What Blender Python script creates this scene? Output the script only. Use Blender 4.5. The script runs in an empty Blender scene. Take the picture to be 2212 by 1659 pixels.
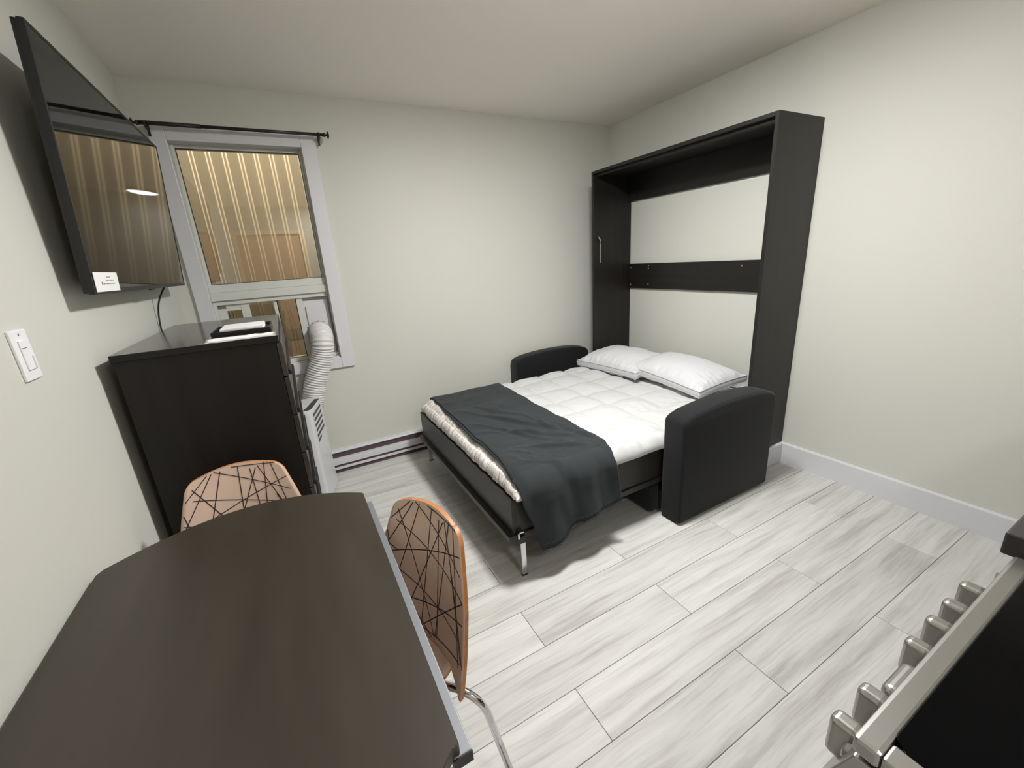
import bpy, bmesh, math, random
from mathutils import Vector, Matrix, noise
from math import sin, cos, pi, sqrt, radians

scene = bpy.context.scene
C = scene.collection
random.seed(7)

# ------------------------------------------------------------------ camera
CAM = Vector((-2.711, -3.0886, 1.4128))
R_ = Vector((0.87617775, -0.47740367, -0.06631955))
U_ = Vector((0.1943502, 0.22402338, 0.95500865))
F_ = Vector((0.44106751, 0.84964655, -0.2890678))
cd = bpy.data.cameras.new('camera')
cam = bpy.data.objects.new('camera', cd)
C.objects.link(cam)
m3 = Matrix((R_, U_, -F_)).transposed()
cam.matrix_world = Matrix.Translation(CAM) @ m3.to_4x4()
cd.sensor_fit = 'HORIZONTAL'
cd.sensor_width = 36.0
cd.lens = 891.866 / 2212 * 36.0
cd.clip_start = 0.02
scene.camera = cam

# ------------------------------------------------------------------ world, exposure
w = bpy.data.worlds.new('night_sky')
scene.world = w
w.use_nodes = True
w.node_tree.nodes['Background'].inputs[0].default_value = (0.02, 0.022, 0.03, 1)
w.node_tree.nodes['Background'].inputs[1].default_value = 0.3
scene.view_settings.view_transform = 'Standard'
scene.view_settings.look = 'None'
scene.view_settings.gamma = 1
scene.view_settings.use_curve_mapping = False
scene.view_settings.exposure = 0.0

LAMP_POWER = 300.0            # emission strength of the two ceiling domes
LAMP2_POWER = 84.0
LAMP_COL = (1.0, 0.992, 0.985)
YARD_WATTS = 235


def light(name, kind, loc, energy, color, size=0.1, rot=None):
    l = bpy.data.lights.new(name, kind)
    l.energy = energy
    l.color = color
    if kind == 'AREA':
        l.size = size
    else:
        l.shadow_soft_size = size
    o = bpy.data.objects.new(name, l)
    o.location = loc
    if rot:
        o.rotation_euler = rot
    C.objects.link(o)
    return o


light('yard_light', 'POINT', (-2.6, 0.55, 3.7), YARD_WATTS, (1.0, 0.86, 0.66), 0.12)

# ------------------------------------------------------------------ constants of the room
W = 3.255      # left wall x = -W, right wall x = 0, window wall y = 0
H = 2.44
YB = -4.6      # wall behind the camera


# ------------------------------------------------------------------ materials
def srgb(r, g, b):
    f = lambda c: ((c / 255 + 0.055) / 1.055) ** 2.4 if c > 10 else c / 255 / 12.92
    return (f(r), f(g), f(b), 1)


def mat(name, col, rough=0.5, metal=0.0, spec=0.5, bump=None, var=None, sheen=0, coat=0):
    """bump=(scale, strength, distance); var=(scale xyz, amount, detail)"""
    m = bpy.data.materials.new(name)
    m.use_nodes = True
    nt = m.node_tree
    b = nt.nodes['Principled BSDF']
    b.inputs['Base Color'].default_value = col
    b.inputs['Roughness'].default_value = rough
    b.inputs['Metallic'].default_value = metal
    b.inputs['Specular IOR Level'].default_value = spec
    if sheen:
        b.inputs['Sheen Weight'].default_value = sheen
        b.inputs['Sheen Roughness'].default_value = 0.5
    if coat:
        b.inputs['Coat Weight'].default_value = coat
        b.inputs['Coat Roughness'].default_value = 0.08
    tc = None
    if bump or var:
        tc = nt.nodes.new('ShaderNodeTexCoord')
    if bump:
        mp = nt.nodes.new('ShaderNodeMapping')
        sc = bump[0] if isinstance(bump[0], tuple) else (bump[0],) * 3
        mp.inputs['Scale'].default_value = sc
        n = nt.nodes.new('ShaderNodeTexNoise')
        n.inputs['Scale'].default_value = 1
        n.inputs['Detail'].default_value = 3
        bp = nt.nodes.new('ShaderNodeBump')
        bp.inputs['Strength'].default_value = bump[1]
        bp.inputs['Distance'].default_value = bump[2]
        nt.links.new(tc.outputs['Object'], mp.inputs[0])
        nt.links.new(mp.outputs[0], n.inputs['Vector'])
        nt.links.new(n.outputs[0], bp.inputs['Height'])
        nt.links.new(bp.outputs[0], b.inputs['Normal'])
    if var:
        mp = nt.nodes.new('ShaderNodeMapping')
        mp.inputs['Scale'].default_value = var[0]
        n = nt.nodes.new('ShaderNodeTexNoise')
        n.inputs['Scale'].default_value = 1
        n.inputs['Detail'].default_value = var[2] if len(var) > 2 else 4
        n.inputs['Roughness'].default_value = 0.6
        rmp = nt.nodes.new('ShaderNodeValToRGB')
        a = var[1]
        rmp.color_ramp.elements[0].position = 0.3
        rmp.color_ramp.elements[1].position = 0.72
        rmp.color_ramp.elements[0].color = tuple(c * (1 - a) for c in col[:3]) + (1,)
        rmp.color_ramp.elements[1].color = tuple(min(1, c * (1 + a)) for c in col[:3]) + (1,)
        nt.links.new(tc.outputs['Object'], mp.inputs[0])
        nt.links.new(mp.outputs[0], n.inputs['Vector'])
        nt.links.new(n.outputs[0], rmp.inputs[0])
        nt.links.new(rmp.outputs[0], b.inputs['Base Color'])
    return m


def emis(name, col, strength):
    m = bpy.data.materials.new(name)
    m.use_nodes = True
    nt = m.node_tree
    b = nt.nodes['Principled BSDF']
    b.inputs['Base Color'].default_value = (0.8, 0.8, 0.8, 1)
    b.inputs['Emission Color'].default_value = col
    b.inputs['Emission Strength'].default_value = strength
    return m


def glass_mat():
    m = bpy.data.materials.new('window_glass')
    m.use_nodes = True
    nt = m.node_tree
    for n in list(nt.nodes):
        nt.nodes.remove(n)
    out = nt.nodes.new('ShaderNodeOutputMaterial')
    mx = nt.nodes.new('ShaderNodeMixShader')
    tr = nt.nodes.new('ShaderNodeBsdfTransparent')
    gl = nt.nodes.new('ShaderNodeBsdfGlossy')
    gl.inputs['Roughness'].default_value = 0.0
    fr = nt.nodes.new('ShaderNodeFresnel')
    fr.inputs['IOR'].default_value = 2.1   # sealed double glazing: four reflecting faces
    tr.inputs[0].default_value = (0.95, 0.96, 0.95, 1)
    nt.links.new(fr.outputs[0], mx.inputs[0])
    nt.links.new(tr.outputs[0], mx.inputs[1])
    nt.links.new(gl.outputs[0], mx.inputs[2])
    nt.links.new(mx.outputs[0], out.inputs[0])
    return m


def plank_mat():
    m = bpy.data.materials.new('washed_oak_plank')
    m.use_nodes = True
    nt = m.node_tree
    N = nt.nodes.new
    L = nt.links.new
    b = nt.nodes['Principled BSDF']
    tc = N('ShaderNodeTexCoord')
    oi = N('ShaderNodeObjectInfo')
    off = N('ShaderNodeVectorMath'); off.operation = 'SCALE'
    cmb = N('ShaderNodeCombineXYZ')
    for i in range(3):
        L(oi.outputs['Random'], cmb.inputs[i])
    L(cmb.outputs[0], off.inputs[0]); off.inputs['Scale'].default_value = 57.0
    add = N('ShaderNodeVectorMath'); add.operation = 'ADD'
    L(tc.outputs['Object'], add.inputs[0]); L(off.outputs[0], add.inputs[1])
    # big soft distortion so that the grain swirls into knots here and there
    big = N('ShaderNodeTexNoise'); big.inputs['Scale'].default_value = 3.2; big.inputs['Detail'].default_value = 1
    L(add.outputs[0], big.inputs['Vector'])
    st = N('ShaderNodeMapping'); st.inputs['Scale'].default_value = (1.6, 22, 1)
    L(add.outputs[0], st.inputs[0])
    vd = N('ShaderNodeVectorMath'); vd.operation = 'MULTIPLY_ADD'
    vd.inputs[1].default_value = (0, 0.55, 0)
    L(big.outputs['Color'], vd.inputs[0]); L(st.outputs[0], vd.inputs[2])
    g1 = N('ShaderNodeTexNoise'); g1.inputs['Scale'].default_value = 1.0; g1.inputs['Detail'].default_value = 6
    g1.inputs['Roughness'].default_value = 0.62
    L(vd.outputs[0], g1.inputs['Vector'])
    st2 = N('ShaderNodeMapping'); st2.inputs['Scale'].default_value = (3.5, 95, 1)
    L(add.outputs[0], st2.inputs[0])
    vd2 = N('ShaderNodeVectorMath'); vd2.operation = 'MULTIPLY_ADD'
    vd2.inputs[1].default_value = (0, 2.4, 0)
    L(big.outputs['Color'], vd2.inputs[0]); L(st2.outputs[0], vd2.inputs[2])
    g2 = N('ShaderNodeTexNoise'); g2.inputs['Scale'].default_value = 1.0; g2.inputs['Detail'].default_value = 3
    L(vd2.outputs[0], g2.inputs['Vector'])
    r1 = N('ShaderNodeValToRGB')
    e = r1.color_ramp.elements
    e[0].position = 0.34; e[0].color = srgb(176, 174, 170)
    e[1].position = 0.62; e[1].color = srgb(206, 205, 201)
    k = e.new(0.47); k.color = srgb(196, 195, 190)
    L(g1.outputs[0], r1.inputs[0])
    r2 = N('ShaderNodeValToRGB')
    e = r2.color_ramp.elements
    e[0].position = 0.33; e[0].color = (0.80, 0.79, 0.77, 1)
    e[1].position = 0.47; e[1].color = (1, 1, 1, 1)
    L(g2.outputs[0], r2.inputs[0])
    mx = N('ShaderNodeMix'); mx.data_type = 'RGBA'; mx.blend_type = 'MULTIPLY'
    mx.inputs[0].default_value = 0.62
    L(r1.outputs[0], mx.inputs[6]); L(r2.outputs[0], mx.inputs[7])
    # slight tone per plank
    hs = N('ShaderNodeHueSaturation')
    mr = N('ShaderNodeMapRange'); mr.inputs[3].default_value = 0.95; mr.inputs[4].default_value = 1.04
    L(oi.outputs['Random'], mr.inputs[0]); L(mr.outputs[0], hs.inputs['Value'])
    L(mx.outputs[2], hs.inputs['Color'])
    L(hs.outputs[0], b.inputs['Base Color'])
    b.inputs['Roughness'].default_value = 0.48
    b.inputs['Specular IOR Level'].default_value = 0.35
    bp = N('ShaderNodeBump'); bp.inputs['Strength'].default_value = 0.15; bp.inputs['Distance'].default_value = 0.001
    L(g2.outputs[0], bp.inputs['Height']); L(bp.outputs[0], b.inputs['Normal'])
    return m


M = dict(
    wall=mat('wall_paint', srgb(208, 208, 199), 0.55, spec=0.25, bump=(260, 0.12, 0.0008)),
    ceil=mat('ceiling_paint', srgb(247, 242, 234), 0.7, spec=0.2, bump=(220, 0.15, 0.0008)),
    trim=mat('white_trim_paint', srgb(214, 214, 217), 0.35, bump=(30, 0.05, 0.001)),
    vinyl=mat('white_vinyl', srgb(212, 214, 207), 0.35, bump=(20, 0.03, 0.001)),
    wallfar=mat('floor_underlay', srgb(96, 92, 86), 0.9, bump=(40, 0.1, 0.001)),
    espresso=mat('espresso_laminate', srgb(29, 26, 24), 0.42, spec=0.4, var=((26, 26, 1.6), 0.28, 4)),
    dresserdark=mat('very_dark_dresser_laminate', srgb(21, 18, 17), 0.45, spec=0.35, var=((22, 22, 1.4), 0.3, 4)),
    drawerfront=mat('satin_dark_drawer_front', srgb(40, 39, 38), 0.28, spec=0.8, coat=0.5, bump=((3, 3, 60), 0.03, 0.0005)),
    espresso_h=mat('espresso_laminate_across', srgb(29, 26, 24), 0.42, spec=0.4, var=((26, 1.6, 26), 0.28, 4)),
    bedwood=mat('bed_frame_laminate', srgb(47, 44, 41), 0.4, spec=0.4, var=((20, 1.5, 20), 0.15, 4)),
    dressertop=mat('dresser_top_laminate', srgb(46, 42, 38), 0.16, spec=0.6, var=((20, 2, 20), 0.12, 3)),
    table=mat('table_laminate', srgb(56, 50, 42), 0.38, spec=0.45, var=((9, 1.3, 9), 0.22, 3)),
    tableedge=mat('table_edge_band', srgb(58, 52, 46), 0.5, bump=(60, 0.05, 0.001)),
    alu=mat('brushed_aluminium', srgb(140, 143, 148), 0.5, 0.6, bump=((60, 4, 60), 0.05, 0.0005)),
    steel=mat('brushed_stainless_steel', srgb(176, 174, 170), 0.38, 1.0, bump=((6, 220, 220), 0.08, 0.0004)),
    chrome=mat('polished_chrome', srgb(215, 215, 218), 0.12, 1.0, bump=(12, 0.02, 0.0004)),
    screw=mat('zinc_screw', srgb(190, 188, 182), 0.35, 0.9, bump=(80, 0.05, 0.0004)),
    darkmetal=mat('dark_bronze_metal', srgb(58, 52, 50), 0.4, 0.6, bump=(60, 0.05, 0.0005)),
    blackplastic=mat('black_plastic', srgb(16, 16, 18), 0.4, bump=(120, 0.05, 0.0004)),
    darkgrille=mat('dark_grille_plastic', srgb(60, 60, 64), 0.5, bump=(120, 0.05, 0.0004)),
    screen=mat('glossy_black_screen', srgb(7, 7, 8), 0.035, spec=0.45, bump=(3, 0.004, 0.001)),
    cooktop=mat('black_glass_cooktop', srgb(6, 6, 7), 0.1, spec=0.08, bump=(3, 0.004, 0.001)),
    fabric=mat('charcoal_upholstery', srgb(25, 26, 28), 0.85, spec=0.2, sheen=0.12, bump=(500, 0.35, 0.0006)),
    blanket=mat('dark_grey_fleece', srgb(49, 53, 55), 0.95, spec=0.1, sheen=0.1, bump=(900, 0.3, 0.0006)),
    duvet=mat('white_cotton_duvet', srgb(196, 196, 195), 0.75, spec=0.25, bump=(14, 0.35, 0.006)),
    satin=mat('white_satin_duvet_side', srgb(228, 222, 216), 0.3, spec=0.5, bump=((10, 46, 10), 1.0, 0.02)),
    pillow=mat('white_cotton_pillow', srgb(207, 207, 209), 0.6, spec=0.3, bump=(16, 0.25, 0.005)),
    mattress=mat('white_mattress_ticking', srgb(208, 206, 200), 0.8, bump=(90, 0.2, 0.001)),
    piping=mat('grey_piping_cord', srgb(178, 178, 182), 0.7, bump=(200, 0.1, 0.0005)),
    acwhite=mat('white_appliance_plastic', srgb(214, 214, 216), 0.3, bump=(30, 0.02, 0.0005)),
    hose=mat('white_ribbed_hose_plastic', srgb(216, 214, 211), 0.4, bump=(30, 0.02, 0.0005)),
    heater=mat('white_enamel_metal', srgb(214, 214, 218), 0.35, bump=(30, 0.02, 0.0005)),
    slot=mat('dark_heater_slot', srgb(86, 68, 72), 0.7, bump=(30, 0.05, 0.0005)),
    laminate=mat('pale_pink_beige_laminate', srgb(212, 186, 168), 0.4, spec=0.4, var=((6, 6, 6), 0.04, 2)),
    ply=mat('orange_brown_plywood_edge', srgb(176, 116, 66), 0.45, var=((12, 12, 60), 0.2, 3)),
    printink=mat('dark_printed_line', srgb(48, 34, 38), 0.5, bump=(50, 0.02, 0.0002)),
    paper=mat('white_paper', srgb(244, 242, 240), 0.7, bump=(40, 0.1, 0.0006)),
    ink=mat('grey_print_ink', srgb(110, 110, 116), 0.8, bump=(50, 0.02, 0.0002)),
    siding=mat('tan_metal_siding', srgb(176, 164, 142), 0.55, spec=0.4, var=((9, 1, 1.2), 0.08, 2)),
    rib=mat('cream_siding_ridge', srgb(232, 220, 196), 0.45, var=((30, 1, 2), 0.05, 2)),
    darkout=mat('exterior_ground', srgb(70, 66, 60), 0.9, bump=(20, 0.3, 0.01)),
    doorwood=mat('warm_wood_door', srgb(222, 176, 142), 0.5, var=((14, 14, 1.2), 0.12, 4)),
    doortrim=mat('warm_white_door_casing', srgb(244, 220, 190), 0.5, bump=(30, 0.05, 0.001)),
    counter=mat('dark_laminate_counter', srgb(50, 47, 47), 0.4, var=((30, 30, 30), 0.15, 4)),
    outlet=mat('white_switch_plastic', srgb(240, 240, 242), 0.35, bump=(30, 0.02, 0.0004)),
    glass=glass_mat(),
    plank=plank_mat(),
    dome=emis('lit_ceiling_dome', LAMP_COL + (1,), LAMP_POWER),
    dome2=emis('lit_kitchen_ceiling_dome', LAMP_COL + (1,), LAMP2_POWER),
)


# ------------------------------------------------------------------ mesh helpers
def BM():
    return bmesh.new()


def box(bm, x0, x1, y0, y1, z0, z1, bev=0.0, seg=2, rot=None, mi=0):
    t = bmesh.new()
    bmesh.ops.create_cube(t, size=1.0)
    for v in t.verts:
        v.co = Vector(((x0 + x1) / 2 + v.co.x * (x1 - x0), (y0 + y1) / 2 + v.co.y * (y1 - y0), (z0 + z1) / 2 + v.co.z * (z1 - z0)))
    if bev > 0:
        bmesh.ops.bevel(t, geom=list(t.edges), offset=bev, segments=seg, profile=0.5, affect='EDGES')
    if rot:
        for v in t.verts:
            v.co = rot @ v.co
    for f in t.faces:
        f.material_index = mi
        f.smooth = bev > 0.012
    return merge(bm, t)


def merge(bm, t):
    me = bpy.data.meshes.new('tmp')
    t.to_mesh(me)
    t.free()
    bm.from_mesh(me)
    bpy.data.meshes.remove(me)
    return bm


def prism(bm, pts, z0, z1, axis='z', bev=0.0, seg=2, smooth=False):
    """extrude a 2D outline; axis z: pts=(x,y); axis x: pts=(y,z); axis y: pts=(x,z)"""
    t = bmesh.new()
    mk = {'z': lambda p, h: (p[0], p[1], h), 'x': lambda p, h: (h, p[0], p[1]), 'y': lambda p, h: (p[0], h, p[1])}[axis]
    a = [t.verts.new(mk(p, z0)) for p in pts]
    b = [t.verts.new(mk(p, z1)) for p in pts]
    t.faces.new(a)
    t.faces.new(b[::-1])
    n = len(pts)
    for i in range(n):
        f = t.faces.new((a[i], b[i], b[(i + 1) % n], a[(i + 1) % n]))
        f.smooth = smooth
    bmesh.ops.recalc_face_normals(t, faces=list(t.faces))
    if bev > 0:
        es = [e for e in t.edges if len(e.link_faces) == 2 and e.calc_face_angle() > 0.6]
        bmesh.ops.bevel(t, geom=es, offset=bev, segments=seg, profile=0.5, affect='EDGES')
    return merge(bm, t)


def tube(bm, path, r, n=12, cap=True, rfun=None):
    """round tube along a list of points"""
    pts = [Vector(p) for p in path]
    rings = []
    prev = None
    for i, p in enumerate(pts):
        if i == 0:
            d = pts[1] - p
        elif i == len(pts) - 1:
            d = p - pts[i - 1]
        else:
            d = pts[i + 1] - pts[i - 1]
        d.normalize()
        if prev is None:
            a = Vector((0, 0, 1)) if abs(d.z) < 0.9 else Vector((1, 0, 0))
            u = d.cross(a).normalized()
        else:
            u = (prev - d * prev.dot(d)).normalized()
        prev = u
        v = d.cross(u)
        rr = rfun(i) if rfun else r
        rings.append([bm.verts.new(p + (u * cos(2 * pi * k / n) + v * sin(2 * pi * k / n)) * rr) for k in range(n)])
    for a, b in zip(rings, rings[1:]):
        for k in range(n):
            f = bm.faces.new((a[k], a[(k + 1) % n], b[(k + 1) % n], b[k]))
            f.smooth = True
    if cap:
        bm.faces.new(rings[0][::-1])
        bm.faces.new(rings[-1])
    return bm


def bez(p0, p1, p2, p3, n=12):
    p0, p1, p2, p3 = map(Vector, (p0, p1, p2, p3))
    return [p0 * (1 - t) ** 3 + p1 * 3 * t * (1 - t) ** 2 + p2 * 3 * t * t * (1 - t) + p3 * t ** 3 for t in [i / n for i in range(n + 1)]]


def lathe(bm, prof, cx, cy, n=32, axis='z', c=0):
    """prof: (radius, height) list around a vertical axis through (cx, cy)"""
    rings = []
    for r, h in prof:
        ring = []
        for k in range(n):
            a = 2 * pi * k / n
            if axis == 'z':
                co = (cx + r * cos(a), cy + r * sin(a), h)
            elif axis == 'y':
                co = (cx + r * cos(a), h, cy + r * sin(a))
            else:
                co = (h, cx + r * cos(a), cy + r * sin(a))
            ring.append(bm.verts.new(co))
        rings.append(ring)
    for a, b in zip(rings, rings[1:]):
        for k in range(n):
            f = bm.faces.new((a[k], a[(k + 1) % n], b[(k + 1) % n], b[k]))
            f.smooth = True
    bm.faces.new(rings[0][::-1])
    bm.faces.new(rings[-1])
    bmesh.ops.recalc_face_normals(bm, faces=list(bm.faces))
    return bm


def grid(bm, fn, nu, nv, flip=False):
    """surface fn(u, v) in 0..1"""
    vs = [[bm.verts.new(fn(i / nu, j / nv)) for j in range(nv + 1)] for i in range(nu + 1)]
    for i in range(nu):
        for j in range(nv):
            q = (vs[i][j], vs[i + 1][j], vs[i + 1][j + 1], vs[i][j + 1])
            f = bm.faces.new(q[::-1] if flip else q)
            f.smooth = True
    return vs


def obj(name, bm, m, parent=None, off=None):
    if off is None:
        off = parent['_o'] if parent is not None and '_o' in parent else (0, 0, 0)
    off = Vector(off)
    if off.length > 0:
        bmesh.ops.translate(bm, verts=list(bm.verts), vec=-off)
    me = bpy.data.meshes.new(name)
    bm.to_mesh(me)
    bm.free()
    ms = m if isinstance(m, (list, tuple)) else [m]
    for x in ms:
        me.materials.append(x)
    o = bpy.data.objects.new(name, me)
    C.objects.link(o)
    if parent is not None:
        o.parent = parent
    return o


OFF = {}


def thing(name, label, cat, loc=(0, 0, 0), group=None):
    o = bpy.data.objects.new(name, None)
    o.empty_display_size = 0.1
    C.objects.link(o)
    o.location = loc
    OFF[o.name] = Vector(loc)
    o['label'] = label
    o['category'] = cat
    if group:
        o['group'] = group
    return o


def part(name, bm, m, t, sub=None):
    """part of thing t (its geometry given in world coordinates); sub: the part it hangs under"""
    o = obj(name, bm, m, sub if sub is not None else t, OFF[t.name])
    return o


def struct(name, bm, m, label=None):
    o = obj(name, bm, m)
    o['kind'] = 'structure'
    return o


def single(name, bm, m, label, cat, loc, group=None):
    o = obj(name, bm, m, None, loc)
    o.location = loc
    o['label'] = label
    o['category'] = cat
    if group:
        o['group'] = group
    return o


def nz(x, y, z=0.0):
    return noise.noise(Vector((x, y, z)))


# ------------------------------------------------------------------ shell
floor = struct('floor', box(BM(), -W - 0.1, 0.1, YB - 0.1, 0.1, -0.12, -0.0125), M['wallfar'])
PW = 0.1872
P0 = -2.0401
PL = 1.157
pm = box(BM(), -PL / 2 + 0.0008, PL / 2 - 0.0008, -PW / 2 + 0.0008, PW / 2 - 0.0008, -0.012, 0.0, bev=0.0012, seg=1)
pmesh = bpy.data.meshes.new('plank')
pm.to_mesh(pmesh)
pm.free()
pmesh.materials.append(M['plank'])


def add_plank(x0, x1, y0, y1):
    full = abs((x1 - x0) - PL) < 1e-3 and abs((y1 - y0) - PW) < 1e-3
    if full:
        o = bpy.data.objects.new('plank', pmesh)
    else:
        bm = box(BM(), -(x1 - x0) / 2 + 0.0008, (x1 - x0) / 2 - 0.0008, -(y1 - y0) / 2 + 0.0008, (y1 - y0) / 2 - 0.0008, -0.012, 0.0, bev=0.0012, seg=1)
        me = bpy.data.meshes.new('plank')
        bm.to_mesh(me)
        bm.free()
        me.materials.append(M['plank'])
        o = bpy.data.objects.new('plank', me)
    o.location = ((x0 + x1) / 2, (y0 + y1) / 2, 0)
    C.objects.link(o)
    o.parent = floor


k = 0
n = -12
while True:
    ytop = P0 - n * PW
    ybot = ytop - PW
    n += 1
    if ybot > 0:
        continue
    if ytop < YB:
        break
    y1, y0 = min(ytop, -0.001), max(ybot, YB)
    if y1 - y0 < 0.02:
        continue
    # joints alternate: row D-C (n=0 before increment) starts at -1.523, its neighbours at -2.1
    base = -1.523 if (n - 1) % 2 == 0 else -2.103
    if (n - 1) < -3 or (n - 1) > 4:
        base += random.choice([0.0, 0.19, -0.27])
    xs = [x for x in [base + PL * j for j in range(-4, 5)] if -W + 0.03 < x < -0.03]
    xs = [-W] + xs + [0.0]
    for a, b in zip(xs, xs[1:]):
        add_plank(a, b, y0, y1)

# window opening in the far wall
WX0, WX1, WZ0, WZ1 = -3.118, -2.44, 0.832, 2.16
bm = BM()
box(bm, -W - 0.1, WX0, 0, 0.14, 0, H)
box(bm, WX1, 0.1, 0, 0.14, 0, H)
box(bm, WX0, WX1, 0, 0.14, 0, WZ0)
box(bm, WX0, WX1, 0, 0.14, WZ1, H)
struct('wall_back', bm, M['wall'])
struct('wall_right', box(BM(), 0, 0.1, YB, 0, 0, H), M['wall'])
struct('wall_left', box(BM(), -W - 0.1, -W, YB, 0, 0, H), M['wall'])
# wall behind the camera, with a doorway
bm = BM()
box(bm, -W - 0.1, -3.2, YB - 0.1, YB, 0, H)
box(bm, -2.3, 0.1, YB - 0.1, YB, 0, H)
box(bm, -3.2, -2.3, YB - 0.1, YB, 2.03, H)
struct('wall_front', bm, M['wall'])
struct('ceiling', box(BM(), -W - 0.1, 0.1, YB - 0.1, 0.14, H, H + 0.1), M['ceil'])

# door behind the camera (seen only as a reflection in the window)
door = obj('door_1', box(BM(), -3.195, -2.305, YB - 0.06, YB - 0.02, 0.005, 2.025, bev=0.003), M['doorwood'])
door['kind'] = 'structure'
for z0, z1 in ((0.2, 0.95), (1.1, 1.85)):
    obj('door_panel', box(BM(), -3.05, -2.45, YB - 0.022, YB - 0.012, z0, z1, bev=0.006), M['doorwood'], door)
kn = lathe(BM(), [(0.001, YB + 0.04), (0.02, YB + 0.038), (0.028, YB + 0.022), (0.024, YB + 0.008), (0.012, YB), (0.012, YB - 0.02)], -2.37, 1.0, 20, 'y')
obj('door_knob', kn, M['chrome'], door)
bm = BM()
box(bm, -3.25, -3.19, YB, YB + 0.018, 0, 2.09, bev=0.003)
box(bm, -2.31, -2.23, YB, YB + 0.018, 0, 2.09, bev=0.003)
box(bm, -3.19, -2.31, YB, YB + 0.018, 2.03, 2.09, bev=0.003)
struct('trim_1', bm, M['doortrim'])

# ------------------------------------------------------------------ baseboards
BBH = 0.1346
CAB_D, CAB_L, CAB_R, CAB_H = 0.407, -0.2526, -1.696, 2.0252


def baseboard_profile():
    return [(0.0, 0.0), (-0.015, 0.0), (-0.015, BBH - 0.008), (-0.011, BBH), (0.0, BBH)]


struct('baseboard_right', prism(BM(), baseboard_profile(), YB + 0.02, CAB_R - 0.0005, 'y'), M['trim'])
# return piece along the foot of the wall-bed side panel
bm = BM()
prism(bm, [(CAB_R, 0.0), (CAB_R - 0.015, 0.0), (CAB_R - 0.015, BBH - 0.008), (CAB_R - 0.011, BBH), (CAB_R, BBH)], -CAB_D + 0.002, -0.0155, 'x')
struct('trim_2', bm, M['trim'])
prf = [(-W, 0.0), (-W + 0.015, 0.0), (-W + 0.015, BBH - 0.008), (-W + 0.011, BBH), (-W, BBH)]
bm = prism(BM(), prf, YB + 0.02, -0.02, 'y')
struct('baseboard_left', bm, M['trim'])
bm = prism(BM(), [(0, 0), (-0.015, 0), (-0.015, BBH - 0.008), (-0.011, BBH), (0, BBH)], -1.83, -0.41, 'x')
struct('baseboard_back', bm, M['trim'])

# ------------------------------------------------------------------ window
win = thing('window_1', 'white vinyl window', 'window', (-2.78, 0, 0.76))
del win['label']; del win['category']
win['kind'] = 'structure'
# casing
CX0, CX1, CZ0, CZ1 = -3.181, -2.365, 0.763, 2.216
bm = box(BM(), CX0, -3.106, -0.02, 0, CZ0, CZ1, bev=0.003)
part('casing_side', bm, M['trim'], win)
part('casing_side', box(BM(), -2.4475, CX1, -0.02, 0, CZ0, CZ1, bev=0.003), M['trim'], win)
part('casing_head', box(BM(), -3.106, -2.4475, -0.02, 0, 2.147, CZ1, bev=0.003), M['trim'], win)
part('casing_sill', box(BM(), -3.106, -2.4475, -0.02, 0, CZ0, 0.836, bev=0.003), M['trim'], win)
# frame jambs (reveal) and outer frame
bm = BM()
box(bm, WX0, WX0 + 0.012, 0, 0.14, WZ0, WZ1)
box(bm, WX1 - 0.012, WX1, 0, 0.14, WZ0, WZ1)
box(bm, WX0, WX1, 0, 0.14, WZ1 - 0.013, WZ1)
box(bm, WX0, WX1, 0, 0.14, WZ0, WZ0 + 0.012)
part('jamb', bm, M['vinyl'], win)
# upper fixed pane frame
bm = BM()
box(bm, WX0 + 0.012, -3.09, 0.045, 0.12, 1.27, WZ1 - 0.013, bev=0.002)
box(bm, -2.463, WX1 - 0.012, 0.06, 0.12, 1.27, WZ1 - 0.013, bev=0.002)
box(bm, -3.09, -2.463, 0.06, 0.12, 2.131, WZ1 - 0.013, bev=0.002)
part('upper_frame', bm, M['vinyl'], win)
bm = BM()
box(bm, WX0 + 0.012, WX1 - 0.012, 0.03, 0.12, 1.335, 1.381, bev=0.003)
box(bm, WX0 + 0.012, WX1 - 0.012, 0.018, 0.12, 1.285, 1.335, bev=0.003)
box(bm, WX0 + 0.012, WX1 - 0.012, 0.035, 0.12, 1.258, 1.285, bev=0.002)
part('transom_rail', bm, M['vinyl'], win)
bm = BM()
for a in ((-3.0895, -3.0865, 1.381, 2.131), (-2.4655, -2.4625, 1.381, 2.131)):
    box(bm, a[0], a[1], 0.076, 0.084, a[2], a[3])
for a in ((1.381, 1.384), (2.1285, 2.1315)):
    box(bm, -3.0895, -2.4625, 0.076, 0.084, a[0], a[1])
part('gasket', bm, M['blackplastic'], win)
g = part('pane', box(BM(), -3.09, -2.463, 0.079, 0.083, 1.381, 2.131), M['glass'], win)
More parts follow.
